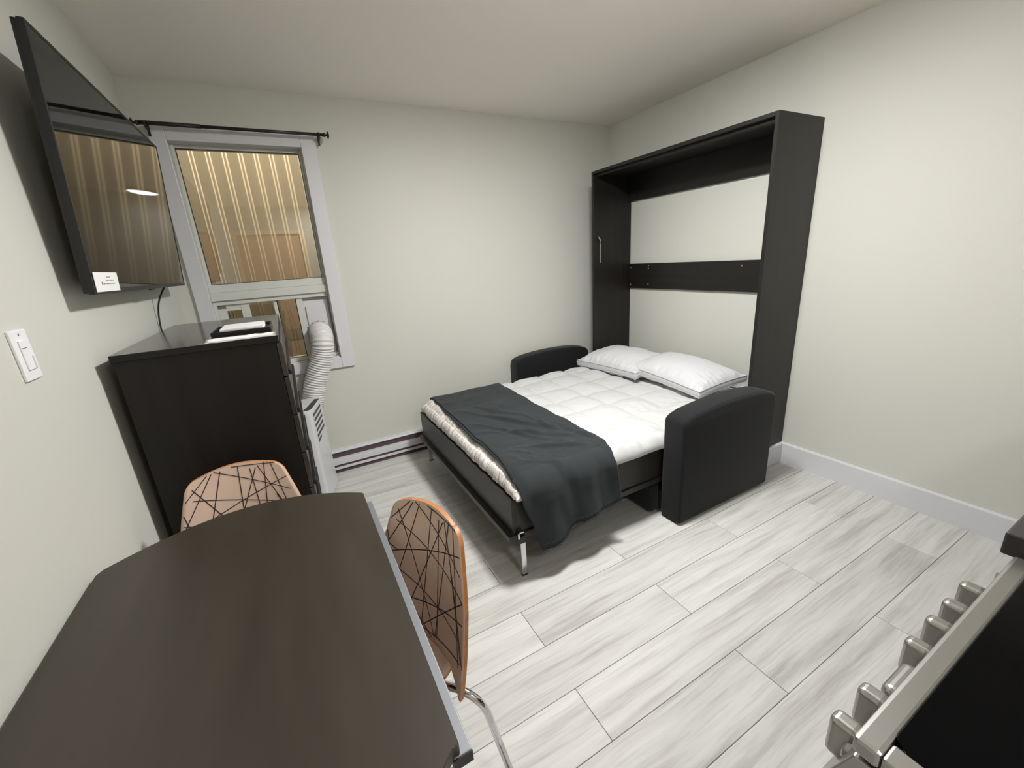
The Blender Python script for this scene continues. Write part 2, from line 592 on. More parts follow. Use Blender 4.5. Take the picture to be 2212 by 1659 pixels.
# lower slider
part('lower_frame', box(box(BM(), WX0 + 0.012, -3.088, 0.03, 0.12, 0.844, 1.258, bev=0.002), WX0 + 0.012, WX1 - 0.012, 0.03, 0.12, 0.844, 0.868, bev=0.002), M['vinyl'], win)
bm = BM()
box(bm, -3.088, -3.045, 0.052, 0.075, 0.868, 1.235, bev=0.002)
box(bm, -2.967, -2.92, 0.05, 0.078, 0.868, 1.258, bev=0.002)
box(bm, -3.045, -2.967, 0.052, 0.075, 1.22, 1.258, bev=0.002)
part('sash_stile', bm, M['vinyl'], win)
bm = BM()
box(bm, -2.785, -2.765, 0.055, 0.085, 0.868, 1.258, bev=0.002)
box(bm, -2.652, -2.612, 0.045, 0.08, 0.868, 1.258, bev=0.002)
part('meeting_stile', bm, M['vinyl'], win)
part('gasket', box(box(box(BM(), -2.765, -2.760, 0.058, 0.064, 0.868, 1.258), -2.7855, -2.652, 0.058, 0.064, 0.866, 0.870), -2.656, -2.652, 0.058, 0.064, 0.868, 1.258), M['blackplastic'], win)
part('pane', box(BM(), -3.045, -2.967, 0.066, 0.070, 0.868, 1.22), M['glass'], win)
part('pane', box(BM(), -2.92, -2.785, 0.066, 0.070, 0.868, 1.258), M['glass'], win)
part('pane', box(BM(), -2.765, -2.652, 0.066, 0.070, 0.868, 1.258), M['glass'], win)

# ------------------------------------------------------------------ outside: neighbour's ribbed siding
sid = thing('metal_siding', 'tan ribbed metal siding with paired cream ridges, outside beyond the window glass', 'siding', (-2.8, 1.2, 0))
part('panel', box(BM(), -6.2, 0.6, 1.2, 1.24, -0.5, 3.6), M['siding'], sid)
sp = 0.1105
ribbm = BM()
tube(ribbm, [(0, 0, -0.5), (0, 0, 3.6)], 0.0065, 8)
ribme = bpy.data.meshes.new('ridge')
ribbm.to_mesh(ribme); ribbm.free()
ribme.materials.append(M['rib'])
for j in range(-22, 16):
    for s in (0.0, 0.0255):
        o = bpy.data.objects.new('ridge', ribme)
        o.location = (-3.150 + j * sp + s - (-2.8), 0.001, 0)
        o.scale = (1, 0.8, 1)
        C.objects.link(o)
        o.parent = sid
yard = box(BM(), -6.5, 1.0, 0.14, 1.24, -0.55, -0.5)
struct('ground_outside', yard, M['darkout'])

# ------------------------------------------------------------------ curtain rod
rod = thing('curtain_rod', 'dark bronze telescoping curtain rod with disc finials above the window', 'curtain rod', (-2.77, -0.08, 2.207))
bm = BM()
tube(bm, [(-2.95, -0.08, 2.2075), (-2.318, -0.08, 2.2065)], 0.0085, 14)
part('thin_tube', bm, M['darkmetal'], rod)
part('thick_tube', tube(BM(), [(-3.195, -0.08, 2.209), (-2.93, -0.08, 2.2075)], 0.0105, 14), M['darkmetal'], rod)
for x, s in ((-2.318, 1), (-3.195, -1)):
    bm = lathe(BM(), [(0.011, x), (0.011, x + s * 0.012), (0.006, x + s * 0.014), (0.006, x + s * 0.02), (0.019, x + s * 0.024), (0.021, x + s * 0.028), (0.012, x + s * 0.033), (0.001, x + s * 0.034)], -0.08, 2.2065, 20, 'x')
    part('finial', bm, M['darkmetal'], rod)
for x in (-2.342, -3.17):
    bm = BM()
    box(bm, x - 0.006, x + 0.006, -0.024, -0.02, 2.16, 2.215, bev=0.001)
    box(bm, x - 0.005, x + 0.005, -0.084, -0.022, 2.186, 2.192, bev=0.001)
    tube(bm, [(x, -0.068, 2.19), (x, -0.066, 2.203)], 0.004, 8)
    tube(bm, [(x + 0.0045, -0.08, 2.207), (x - 0.0045, -0.08, 2.207)], 0.0125, 14)
    part('bracket', bm, M['darkmetal'], rod)

# ------------------------------------------------------------------ baseboard heater
ht = thing('baseboard_heater', 'long white electric baseboard heater along the wall below the window', 'heater', (-2.4, -0.03, 0.028))
HX0, HX1 = -2.98, -1.86
HB = 0.028
bm = BM()
box(bm, HX0, HX1, -0.02, -0.001, HB, 0.166)
prism(bm, [(-0.001, 0.166), (-0.001, 0.155), (-0.034, 0.146), (-0.036, 0.151)], HX0, HX1, 'x')
part('back_panel', bm, M['heater'], ht)
part('upper_slot', box(BM(), HX0 + 0.02, HX1 - 0.08, -0.026, -0.0195, 0.104, 0.147), M['slot'], ht)
part('front_panel', box(BM(), HX0, HX1, -0.0668, -0.02, 0.064, 0.106, bev=0.003), M['heater'], ht)
part('lower_slot', box(BM(), HX0 + 0.02, HX1 - 0.08, -0.058, -0.02, 0.046, 0.064), M['slot'], ht)
part('bottom_lip', box(BM(), HX0, HX1, -0.0668, -0.02, HB + 0.001, 0.046, bev=0.002), M['heater'], ht)
part('foot', box(BM(), HX0 + 0.05, HX1 - 0.05, -0.055, -0.005, 0.0, HB + 0.002), M['slot'], ht)
for a, b in ((HX0 - 0.001, HX0 + 0.02), (HX1 - 0.085, HX1 + 0.001)):
    part('end_cap', box(BM(), a, b, -0.0665, -0.001, HB, 0.156, bev=0.003), M['heater'], ht)

# ------------------------------------------------------------------ wall-bed cabinet
cab = thing('wall_bed_cabinet', 'tall dark espresso open frame of the fold-down wall bed, standing against the right wall', 'cabinet', (-0.2, -0.974, 0))
PT = 0.02
side_r = part('side_panel', box(BM(), -CAB_D, -0.0005, CAB_R, CAB_R + PT, 0.0, CAB_H, bev=0.001, seg=1), M['espresso'], cab)
side_l = part('side_panel', box(BM(), -CAB_D, -0.0005, CAB_L - PT, CAB_L, 0.0, CAB_H, bev=0.001, seg=1), M['espresso'], cab)
top = part('top_panel', box(BM(), -CAB_D, -0.0005, CAB_R + PT, CAB_L - PT, CAB_H - PT, CAB_H, bev=0.001, seg=1), M['espresso_h'], cab)
part('front_stop_rail', box(BM(), -CAB_D + 0.03, -CAB_D + 0.05, CAB_R + PT, CAB_L - PT, CAB_H - PT - 0.018, CAB_H - PT, bev=0.001, seg=1), M['espresso_h'], cab)
tr_ = part('top_rail', box(BM(), -0.02, -0.001, CAB_R + PT, CAB_L - PT, 1.806, CAB_H - PT, bev=0.001, seg=1), M['espresso_h'], cab)
mr_ = part('middle_rail', box(BM(), -0.02, -0.001, CAB_R + PT, CAB_L - PT, 1.10, 1.305, bev=0.001, seg=1), M['espresso_h'], cab)
part('low_rail', box(BM(), -0.02, -0.001, CAB_R + PT, CAB_L - PT, 0.14, 0.3, bev=0.001, seg=1), M['espresso_h'], cab)
for y, z in ((-0.303, 1.27), (-0.300, 1.131), (-0.503, 1.264), (-0.503, 1.283), (-0.502, 1.135), (-1.317, 1.268)):
    bm = lathe(BM(), [(0.006, -0.0195), (0.006, -0.022), (0.003, -0.024), (0.0005, -0.0242)], y, z, 12, 'x')
    part('screw', bm, M['screw'], cab, mr_)
for x, y in ((-0.343, -0.30), (-0.365, -0.781), (-0.365, -1.214), (-0.37, -1.55), (-0.35, -1.64)):
    zz = CAB_H - PT
    bm = lathe(BM(), [(0.007, zz + 0.0005), (0.007, zz - 0.003), (0.003, zz - 0.005), (0.0005, zz - 0.0052)], x, y, 12)
    part('screw', bm, M['screw'], cab, top)
bm = BM()
box(bm, -0.35, -0.336, CAB_L - PT - 0.012, CAB_L - PT, 1.335, 1.50, bev=0.002)
tube(bm, [(-0.345, CAB_L - PT - 0.012, 1.49), (-0.352, CAB_L - PT - 0.018, 1.515), (-0.366, CAB_L - PT - 0.01, 1.54)], 0.007, 8)
part('latch', bm, M['steel'], cab)

# ------------------------------------------------------------------ fold-down bed frame
BX, BY0, BY1, BZT, BZB = -2.017, -0.2834, -1.6628, 0.401, 0.223
bed = thing('wall_bed', 'dark espresso fold-down bed tray lowered on chrome legs, holding the mattress', 'bed', (-1.05, -0.973, 0))
part('foot_board', box(BM(), BX, BX + 0.02, BY1, BY0, BZB, BZT, bev=0.001, seg=1), M['bedwood'], bed)
part('side_board', box(BM(), BX + 0.02, -0.06, BY1, BY1 + 0.02, BZB, BZT, bev=0.001, seg=1), M['bedwood'], bed)
part('side_board', box(BM(), BX + 0.02, -0.06, BY0 - 0.02, BY0, BZB, BZT, bev=0.001, seg=1), M['bedwood'], bed)
part('head_board', box(BM(), -0.08, -0.06, BY1 + 0.02, BY0 - 0.02, BZB, BZT, bev=0.001, seg=1), M['bedwood'], bed)
part('bottom_panel', box(BM(), -2.042, -0.065, -1.672, -0.275, 0.192, BZB, bev=0.001, seg=1), M['bedwood'], bed)
for y in (BY1 - 0.0125, BY0 + 0.0125):
    s = 1 if y > -1 else -1
    bm = BM()
    # vertical flat bar leg, slightly splayed
    rt = Matrix.Identity(4)
    box(bm, -1.992, -1.966, y - 0.006, y + 0.006, 0.004, 0.178, bev=0.002)
    leg = part('leg', bm, M['chrome'], bed)
    part('leg_pivot', box(BM(), -2.0, -1.968, y - 0.008, y + 0.007, 0.178, 0.215, bev=0.002), M['blackplastic'], bed, leg)
    part('leg_bracket', box(box(BM(), -2.004, -1.972, y - 0.009, y + 0.008, 0.232, 0.24, bev=0.001), -2.004, -1.996, y - 0.009, y + 0.008, 0.205, 0.24, bev=0.001), M['chrome'], bed, leg)
    part('leg_foot', box(BM(), -1.994, -1.964, y - 0.008, y + 0.008, 0.0, 0.006, bev=0.001), M['blackplastic'], bed, leg)

# ------------------------------------------------------------------ mattress
MT = 0.452
mt = thing('mattress', 'white mattress lying in the fold-down bed tray under the duvet and pillows', 'mattress', (-1.04, -0.973, BZB))
part('body', box(BM(), BX + 0.028, -0.092, BY1 + 0.024, BY0 - 0.024, BZB + 0.001, MT, bev=0.03, seg=4), M['mattress'], mt)
bm = BM()
pts = [(-0.36, -1.634, MT), (-0.14, -1.63, MT + 0.002), (-0.10, -1.60, MT + 0.004), (-0.095, -1.1, MT + 0.004)]
tube(bm, pts, 0.006, 8)
part('piping', bm, M['piping'], mt)
bm = BM()
path = bez((-0.23, -1.50, MT + 0.004), (-0.22, -1.47, MT + 0.07), (-0.19, -1.52, MT + 0.10), (-0.17, -1.585, MT + 0.004), 10)
for a, b in zip(path, path[1:]):
    pass
vs = [(bm.verts.new(p + Vector((-0.016, 0, 0))), bm.verts.new(p + Vector((0.016, 0, 0)))) for p in path]
vt = [(bm.verts.new(p + Vector((-0.016, 0, -0.002))), bm.verts.new(p + Vector((0.016, 0, -0.002)))) for p in path]
for i in range(len(vs) - 1):
    bm.faces.new((vs[i][0], vs[i][1], vs[i + 1][1], vs[i + 1][0]))
    bm.faces.new((vt[i][0], vt[i + 1][0], vt[i + 1][1], vt[i][1]))
    bm.faces.new((vs[i][0], vs[i + 1][0], vt[i + 1][0], vt[i][0]))
    bm.faces.new((vs[i][1], vt[i][1], vt[i + 1][1], vs[i + 1][1]))
part('strap', bm, M['pillow'], mt)

# ------------------------------------------------------------------ duvet
DX0, DX1 = -2.004, -0.40
DY0, DY1 = -1.700, -0.262
DZB = 0.415


def duvet_h(x, y):
    """height of the duvet's top surface (without its rounded rim)"""
    fx = ((x + 1.255) / 0.24) % 1.0
    fy = ((y + 0.665) / 0.24) % 1.0
    puff = (abs(sin(pi * fx)) * abs(sin(pi * fy))) ** 0.45
    h = 0.470 + 0.028 * puff
    h += 0.011 * nz(x * 3.1, y * 3.1, 1.3) + 0.006 * nz(x * 9, y * 9, 4.0)
    # fine gathered wrinkles towards the near side
    t = max(0.0, min(1.0, (-1.15 - y) / 0.4))
    h += t * 0.013 * nz(x * 26 + y * 12, y * 8 - x * 4, 2.2)
    h += 0.0035 * nz(x * 17, y * 30, 7.7)
    return h


def duvet_p(u, v):
    # u along x (foot to head), v along y (near to far); rim bends down outside
    r = 0.085
    ex = 0.03 * nz(v * 9, 3.3) * (1 if u < 0.5 else 1.2)
    ey = 0.018 * nz(u * 11, 8.8)
    x0, x1 = DX0 - 0.004, DX1 + 0.05 * nz(v * 4, 1.7) + ex * 0.6
    y0, y1 = DY0 + ey * 0.5, DY1 + ey
    uu = 0.5 - 0.5 * cos(pi * u) * (0.55 + 0.45 * abs(cos(pi * u)) ** 0.2)
    uu = u
    x = x0 + (x1 - x0) * uu
    y = y0 + (y1 - y0) * v
    d = min(x - x0, x1 - x, y - y0, y1 - y)
    dx = min(x - x0, x1 - x)
    dy = min(y - y0, y1 - y)
    fx = sqrt(max(0, 1 - (1 - min(dx / r, 1)) ** 2))
    fy = sqrt(max(0, 1 - (1 - min(dy / r, 1)) ** 2))
    f = fx * fy
    wr = 0.0
    if x - x0 < 0.2:   # vertical gathers on the foot end
        wr = 0.011 * nz(y * 34, (x - x0) * 7, 5.5) * (1 - f * 0.6)
    if y - y0 < 0.2:
        wr += 0.007 * nz(x * 26, (y - y0) * 9, 6.5) * (1 - f * 0.5)
    h = duvet_h(x, y)
    zb = DZB if x1 - x > 0.1 else MT + 0.002
    z = zb + (h - zb) * f
    return Vector((x - wr * 0.7, y - wr * 0.5, z + wr * 0.4 * (1 if f > 0.05 else 0)))


def spacing(i, n, edge=0.12):
    """denser samples near both ends"""
    t = i / n
    return t - edge * sin(2 * pi * t) / (2 * pi) * 0.8


bm = BM()
NU, NV = 210, 190
vs = grid(bm, lambda u, v: duvet_p(spacing(u * NU, NU, 0.8), spacing(v * NV, NV, 0.8)), NU, NV)
# thin underside
ring = [vs[i][0] for i in range(NU + 1)] + [vs[NU][j] for j in range(1, NV + 1)] + [vs[i][NV] for i in range(NU - 1, -1, -1)] + [vs[0][j] for j in range(NV - 1, 0, -1)]
low = [bm.verts.new((v.co.x * 0.995 - 0.005 * 1.1, v.co.y * 0.995 - 0.005 * 0.97, v.co.z - 0.007)) for v in ring]
for i in range(len(ring)):
    j = (i + 1) % len(ring)
    f = bm.faces.new((ring[j], ring[i], low[i], low[j]))
    f.smooth = True
duv = single('duvet', bm, [M['duvet'], M['satin']], 'white quilted duvet spread over the bed, puffy at the foot end', 'duvet', (-1.2, -0.97, 0.415))
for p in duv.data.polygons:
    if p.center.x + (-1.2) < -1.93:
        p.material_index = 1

# ------------------------------------------------------------------ blanket (throw)
RIDGES = [  # (x0,y0,x1,y1,amp,width) folds, as measured on the bed top
    (-1.88, -0.75, -1.50, -1.38, 0.012, 0.020),
    (-1.90, -0.98, -1.62, -1.45, 0.011, 0.020),
    (-1.80, -0.60, -1.55, -1.15, 0.007, 0.025),
    (-1.93, -1.10, -1.45, -1.50, 0.010, 0.018),
    (-1.60, -0.95, -1.55, -1.35, 0.008, 0.015),
    (-1.85, -1.40, -1.50, -1.60, 0.010, 0.016),
    (-1.70, -0.45, -1.85, -0.70, 0.006, 0.03),
    (-1.92, -1.55, -1.60, -1.72, 0.009, 0.018),
    (-1.5, -1.2, -1.44, -1.62, 0.007, 0.018),
]


def ridge(x, y):
    h = 0
    for x0, y0, x1, y1, a, w_ in RIDGES:
        dx, dy = x1 - x0, y1 - y0
        L2 = dx * dx + dy * dy
        t = ((x - x0) * dx + (y - y0) * dy) / L2
        tc_ = max(0, min(1, t))
        px, py = x0 + dx * tc_, y0 + dy * tc_
        # bend the fold a little
        d = sqrt((x - px) ** 2 + (y - py) ** 2) + 0.012 * sin(tc_ * 7 + x0 * 20)
        h += a * math.exp(-(d / w_) ** 2) * sin(pi * max(0.05, min(0.95, tc_ * 0.9 + 0.05)))
        h -= 0.4 * a * math.exp(-((d - w_ * 1.8) / w_) ** 2) * sin(pi * max(0.05, min(0.95, tc_)))
    return h


def lerp_tab(tab, t):
    for (a, va), (b, vb) in zip(tab, tab[1:]):
        if t <= b:
            f = (t - a) / (b - a) if b > a else 0
            return va + (vb - va) * f
    return tab[-1][1]


# arc-length parameter s along y: 0 at far hem .. top .. near edge .. hem
S_TOP0, S_TOP1 = 0.06, 0.06 + 1.37      # part lying on top, from y=-0.27 to y=-1.64
FOOT = [(0.0, -1.925), (0.3, -1.935), (0.75, -1.945), (1.2, -1.955), (1.45, -1.985), (1.55, -1.99), (1.66, -1.955), (1.86, -1.905)]
HEAD = [(0.0, -1.385), (0.6, -1.415), (1.15, -1.425), (1.38, -1.43), (1.50, -1.47), (1.58, -1.465), (1.78, -1.442), (1.86, -1.442)]


def hem_len(a):      # length of the hanging part, longer at the foot side
    return 0.405 - 0.10 * a + 0.01 * sin(a * 9)


def blanket_p(a, t, extra=0.0, shift=0.0):
    """a 0..1 foot->head, t 0..1 far->near"""
    tot = S_TOP1 + hem_len(a)
    s = t * tot
    x = lerp_tab(FOOT, s) * (1 - a) + lerp_tab(HEAD, s) * a + shift * (1 - a)
    x += 0.006 * nz(s * 6, 2.0 + a) * (1 if a in (0, 1) else 1)
    if s < S_TOP0:
        f = s / S_TOP0
        y = -0.255 - 0.015 * f
        z = duvet_h(x, -0.33) - 0.012 - (1 - f) * 0.05
        y -= 0.0
        n_ = Vector((0, 1, 0.6))
    elif s < S_TOP1:
        y = -0.27 - (s - S_TOP0)
        h = duvet_h(x, y)
        hs = (duvet_h(x - 0.07, y) + duvet_h(x + 0.07, y) + duvet_h(x, y - 0.07) + duvet_h(x, y + 0.07)) / 4
        h = max(0.35 * max(h, hs) + 0.65 * 0.494 + 0.010, h + 0.008)
        e = max(0.0, 1 - (-0.27 - y) / 0.1)
        h -= 0.022 * e * e
        q = max(0.0, (-1.53 - y) / 0.11)
        h -= 0.006 * q * q
        # sink with the duvet's rounded foot end
        r_ = max(0.0, (-1.935 - x) / 0.07)
        h -= 0.05 * r_ * r_
        z = h + max(0.0, ridge(x, y)) * 1.9 + 0.004 * (1 + nz(x * 5, y * 5, 9.1))
        n_ = Vector((0, -0.35 * q, 1))
    else:
        d = s - S_TOP1
        h = duvet_h(x, -1.64)
        hs = (duvet_h(x - 0.07, -1.64) + duvet_h(x + 0.07, -1.64) + duvet_h(x, -1.71) + duvet_h(x, -1.57)) / 4
        zt = max(0.35 * max(h, hs) + 0.65 * 0.494 + 0.010, h + 0.008) - 0.006 - 0.05 * max(0.0, (-1.935 - x) / 0.07) ** 2
        zt += (max(0.0, ridge(x, -1.64)) * 1.9 + 0.004 * (1 + nz(x * 5, -8.2, 9.1)))
        rb = 0.082
        if d < rb * 1.5708:
            f = d / (rb * 1.5708)
            y = -1.64 - rb * sin(f * pi / 2)
            z = zt - rb * (1 - cos(f * pi / 2))
        else:
            dd = d - rb * 1.5708
            y = -1.722 - 0.06 * min(dd, 0.4)
            z = zt - rb - dd * 0.985
            # hanging pleats
        pl = min(1.0, d / 0.16)
        amp = 0.016 * pl
        y -= amp * (0.5 + sin(x * 34 + 1.0 + 2.0 * nz(x * 3, d * 2)) * 0.6) + 0.010 * pl * nz(x * 16, z * 5, 3.0)
        n_ = Vector((0, -1, 0.2))
    p = Vector((x, y, z))
    if extra:
        p += n_.normalized() * extra
    return p


bm = BM()
NA, NT = 110, 330
top_ = grid(bm, lambda u, v: blanket_p(u, v), NA, NT, flip=True)
TH = 0.006
bot_ = [[bm.verts.new(blanket_p(i / NA, j / NT, -TH)) for j in range(NT + 1)] for i in range(NA + 1)]
for i in range(NA):
    for j in range(NT):
        f = bm.faces.new((bot_[i][j], bot_[i + 1][j], bot_[i + 1][j + 1], bot_[i][j + 1]))
        f.smooth = True


def close(a, b):
    for i in range(len(a) - 1):
        try:
            bm.faces.new((a[i], a[i + 1], b[i + 1], b[i]))
        except ValueError:
            pass


close(top_[0], bot_[0]); close(top_[NA], bot_[NA])
close([r[0] for r in top_], [r[0] for r in bot_]); close([r[NT] for r in top_], [r[NT] for r in bot_])
bmesh.ops.recalc_face_normals(bm, faces=list(bm.faces))
bl = thing('throw_blanket', 'dark grey fleece blanket folded across the foot of the bed, hanging over its near side', 'blanket', (-1.7, -0.97, 0.49))
part('top_layer', bm, M['blanket'], bl)
# folded under-layer showing at the foot edge and the hem
bm = BM()


def under_p(u, v, e):
    a = u * 0.16
    p = blanket_p(a, 0.05 + v * 0.76, e)
    mid = sin(pi * min(1, max(0, v * 1.0)))
    p.x -= 0.013 * mid * (1 - u) + 0.001
    p.z -= 0.0
    return p


g1_ = grid(bm, lambda u, v: under_p(u, v, -TH - 0.0015), 6, 200, flip=True)
g2_ = grid(bm, lambda u, v: under_p(u, v, -TH - 0.007), 6, 200)
close(g1_[0], g2_[0])
close([r[0] for r in g1_], [r[0] for r in g2_])
close([r[200] for r in g1_], [r[200] for r in g2_])
bmesh.ops.recalc_face_normals(bm, faces=list(bm.faces))
part('folded_under_layer', bm, M['blanket'], bl)
bm = BM()
tube(bm, [blanket_p(i / 60, 1.0, 0.0015) for i in range(61)], 0.0035, 8)
tube(bm, [blanket_p(i / 60, 0.985, 0.0005) for i in range(61)], 0.0012, 6)
part('hem', bm, M['blanket'], bl)


# ------------------------------------------------------------------ pillows
def make_pillow(name, label, cx, cy, cz, lx, ly, hz, rz, tilt, roll, seed, group):
    """gusseted pillow: lx = depth (bed direction), ly = width"""
    R = Matrix.Translation((cx, cy, cz)) @ Matrix.Rotation(rz, 4, 'Z') @ Matrix.Rotation(tilt, 4, 'Y') @ Matrix.Rotation(roll, 4, 'X')
    t = thing(name, label, 'pillow', (cx, cy, cz), group)
    gus = 0.042

    def outline(u, v, zoff):
        # corners slightly pulled out, sides slightly drawn in
        sx, sy = 2 * u - 1, 2 * v - 1
        pinx = 1 - 0.05 * (1 - sy * sy) * 0.0 - 0.055 * (1 - abs(sy) ** 2) * abs(sx) ** 3 * -0.3
        x = sx * lx / 2 * (1 - 0.045 * (1 - sy ** 2) * 0 + 0)
        x = sx * lx / 2 * (0.94 + 0.06 * abs(sy) ** 2)
        y = sy * ly / 2 * (0.95 + 0.05 * abs(sx) ** 2)
        return x, y

    def surf(u, v, sgn):
        x, y = outline(u, v, 0)
        sx, sy = 2 * u - 1, 2 * v - 1
        dome = (max(0, 1 - abs(sx) ** 2.4) * max(0, 1 - abs(sy) ** 2.6)) ** 0.62
        z = gus / 2 + hz * dome * (1.0 if sgn > 0 else 0.55)
        edge = min(1 - abs(sx), 1 - abs(sy))
        wr = 0.010 * math.exp(-edge * 4) * nz(x * 40 + seed, y * 40, seed) + 0.006 * nz(x * 9, y * 9 + seed, 2)
        # gathers running inward from the near-side seams
        wr += 0.011 * math.exp(-(1 - abs(sx)) * 3.0) * nz(y * 32 + seed, x * 4, seed) * (1 if dome > 0.02 else 0)
        wr += 0.011 * math.exp(-(1 - abs(sy)) * 3.0) * nz(x * 32 + seed, y * 4, seed * 2) * (1 if dome > 0.02 else 0)
        if dome <= 0.001:
            wr = 0
        return R @ Vector((x, y, sgn * (z + wr)))

    bm = BM()
    n1, n2 = 56, 72
    up = grid(bm, lambda u, v: surf(u, v, 1), n1, n2)
    part('top_face', bm, M['pillow'], t)
    bm = BM()
    grid(bm, lambda u, v: surf(u, v, -1), n1, n2, flip=True)
    part('under_face', bm, M['pillow'], t)
    # gusset band
    loop = [(i / n1, 0) for i in range(n1)] + [(1, j / n2) for j in range(n2)] + [(1 - i / n1, 1) for i in range(n1)] + [(0, 1 - j / n2) for j in range(n2)]
    bm = BM()
    rows = []
    for kx, zz in enumerate((gus / 2, gus / 6, -gus / 6, -gus / 2)):
        row = []
        for (u, v) in loop:
            x, y = outline(u, v, 0)
            b_ = 1.012 if kx in (1, 2) else 1.0
            row.append(bm.verts.new(R @ Vector((x * b_ + 0.002 * nz(x * 30, y * 30, seed + kx), y * b_, zz))))
        rows.append(row)
    nL = len(loop)
    for a, b in zip(rows, rows[1:]):
        for i in range(nL):
            f = bm.faces.new((a[i], b[i], b[(i + 1) % nL], a[(i + 1) % nL]))
            f.smooth = True
    part('gusset', bm, M['pillow'], t)
    for sgn in (1, -1):
        bm = BM()
        pth = []
        for (u, v) in loop + [loop[0]]:
            x, y = outline(u, v, 0)
            pth.append(R @ Vector((x * 1.004, y * 1.004, sgn * gus / 2)))
        tube(bm, pth, 0.0025, 6, cap=False)
        part('piping', bm, M['piping'], t)
    return t


make_pillow('pillow', 'white piped pillow on the far side of the bed, by the window wall', -0.38, -0.60, 0.545, 0.42, 0.66, 0.095, radians(3), radians(-5), radians(-1), 1.0, 'white pillows at the head of the bed')
make_pillow('pillow', 'white piped pillow on the near side, leaning against the other pillow', -0.34, -1.16, 0.560, 0.42, 0.67, 0.088, radians(-4), radians(-5), radians(3), 5.0, 'white pillows at the head of the bed')

# ------------------------------------------------------------------ sofa under the bed
sofa = thing('sofa', 'charcoal fabric sofa under the lowered bed, arms on both sides of the mattress', 'sofa', (-0.75, -0.97, 0))


def arm(y0, y1):
    # side outline in (x, z): gently arched top, softly rounded corners
    xa, xb = -1.1207, -0.3585
    pts = [(xa, 0.01), (xa, 0.56)]
    tops = [(xa + 0.004, 0.578), (xa + 0.016, 0.592), (xa + 0.04, 0.602)]
    for i in range(1, 13):
        t = i / 13
        x = xa + 0.04 + (xb - xa - 0.10) * t
        z = 0.602 + 0.032 * sin(pi * (0.08 + 0.80 * t)) * 1.0
        tops.append((x, z))
    tops += [(xb - 0.045, 0.603), (xb - 0.02, 0.585), (xb - 0.006, 0.56), (xb, 0.53)]
    pts += tops + [(xb, 0.01)]
    bm = BM()
    prism(bm, pts, y0, y1, 'y', bev=0.0)
    es = []
    for e in bm.edges:
        if len(e.link_faces) == 2:
            a = e.calc_face_angle()
            if a > 1.2:
                es.append(e)
    bmesh.ops.bevel(bm, geom=es, offset=0.017, segments=4, profile=0.5, affect='EDGES')
    for f in bm.faces:
        f.smooth = True
    return bm


part('armrest', arm(-1.8242, -1.6878 - 0.004), M['fabric'], sofa)
part('armrest', arm(-0.142, -0.02), M['fabric'], sofa)
part('seat_base', box(BM(), -1.10, -0.42, -1.688, -0.142, 0.03, 0.14, bev=0.012, seg=3), M['fabric'], sofa)
part('seat_front', box(BM(), -1.165, -1.10, -1.67, -0.16, 0.012, 0.185, bev=0.022, seg=4), M['fabric'], sofa)

# ------------------------------------------------------------------ dresser
DRX0, DRX1, DRY0, DRY1, DRH = -3.212, -2.772, -1.42, -0.50, 1.212
dr = thing('dresser', 'tall dark espresso chest of drawers standing by the left wall beneath the television', 'dresser', (-2.99, -0.96, 0))
part('side_panel', box(BM(), DRX0, DRX1, DRY0, DRY0 + 0.018, 0, DRH - 0.022, bev=0.001, seg=1), M['dresserdark'], dr)
part('side_panel', box(BM(), DRX0, DRX1, DRY1 - 0.018, DRY1, 0, DRH - 0.022, bev=0.001, seg=1), M['dresserdark'], dr)
part('back_panel', box(BM(), DRX0, DRX0 + 0.008, DRY0 + 0.018, DRY1 - 0.018, 0.05, DRH - 0.022), M['dresserdark'], dr)
part('top', box(BM(), DRX0 - 0.004, DRX1 + 0.012, DRY0 - 0.006, DRY1 + 0.006, DRH - 0.022, DRH - 0.002, bev=0.001, seg=1), M['dresserdark'], dr)
part('top_surface', box(BM(), DRX0 - 0.004, DRX1 + 0.012, DRY0 - 0.006, DRY1 + 0.006, DRH - 0.002, DRH), M['dressertop'], dr)
part('plinth', box(BM(), DRX0 + 0.03, DRX1 - 0.03, DRY0 + 0.018, DRY1 - 0.018, 0, 0.07), M['dresserdark'], dr)
edges = [0.07, 0.265, 0.46, 0.62, 0.775, 0.93, 1.075, 1.185]
edges = [0.07, 0.27, 0.45, 0.605, 0.755, 0.91, 1.06, 1.186]
for a, b in zip(edges, edges[1:]):
    d = part('drawer', box(BM(), DRX1 + 0.001, DRX1 + 0.019, DRY0 + 0.002, DRY1 - 0.002, a + 0.002, b - 0.002, bev=0.0015, seg=1), M['drawerfront'], dr)
    bm = BM()
    box(bm, DRX1 + 0.019, DRX1 + 0.03, DRY0 + 0.01, DRY1 - 0.01, a + 0.004, a + 0.022, bev=0.002)
    part('handle', bm, M['blackplastic'], dr, d)

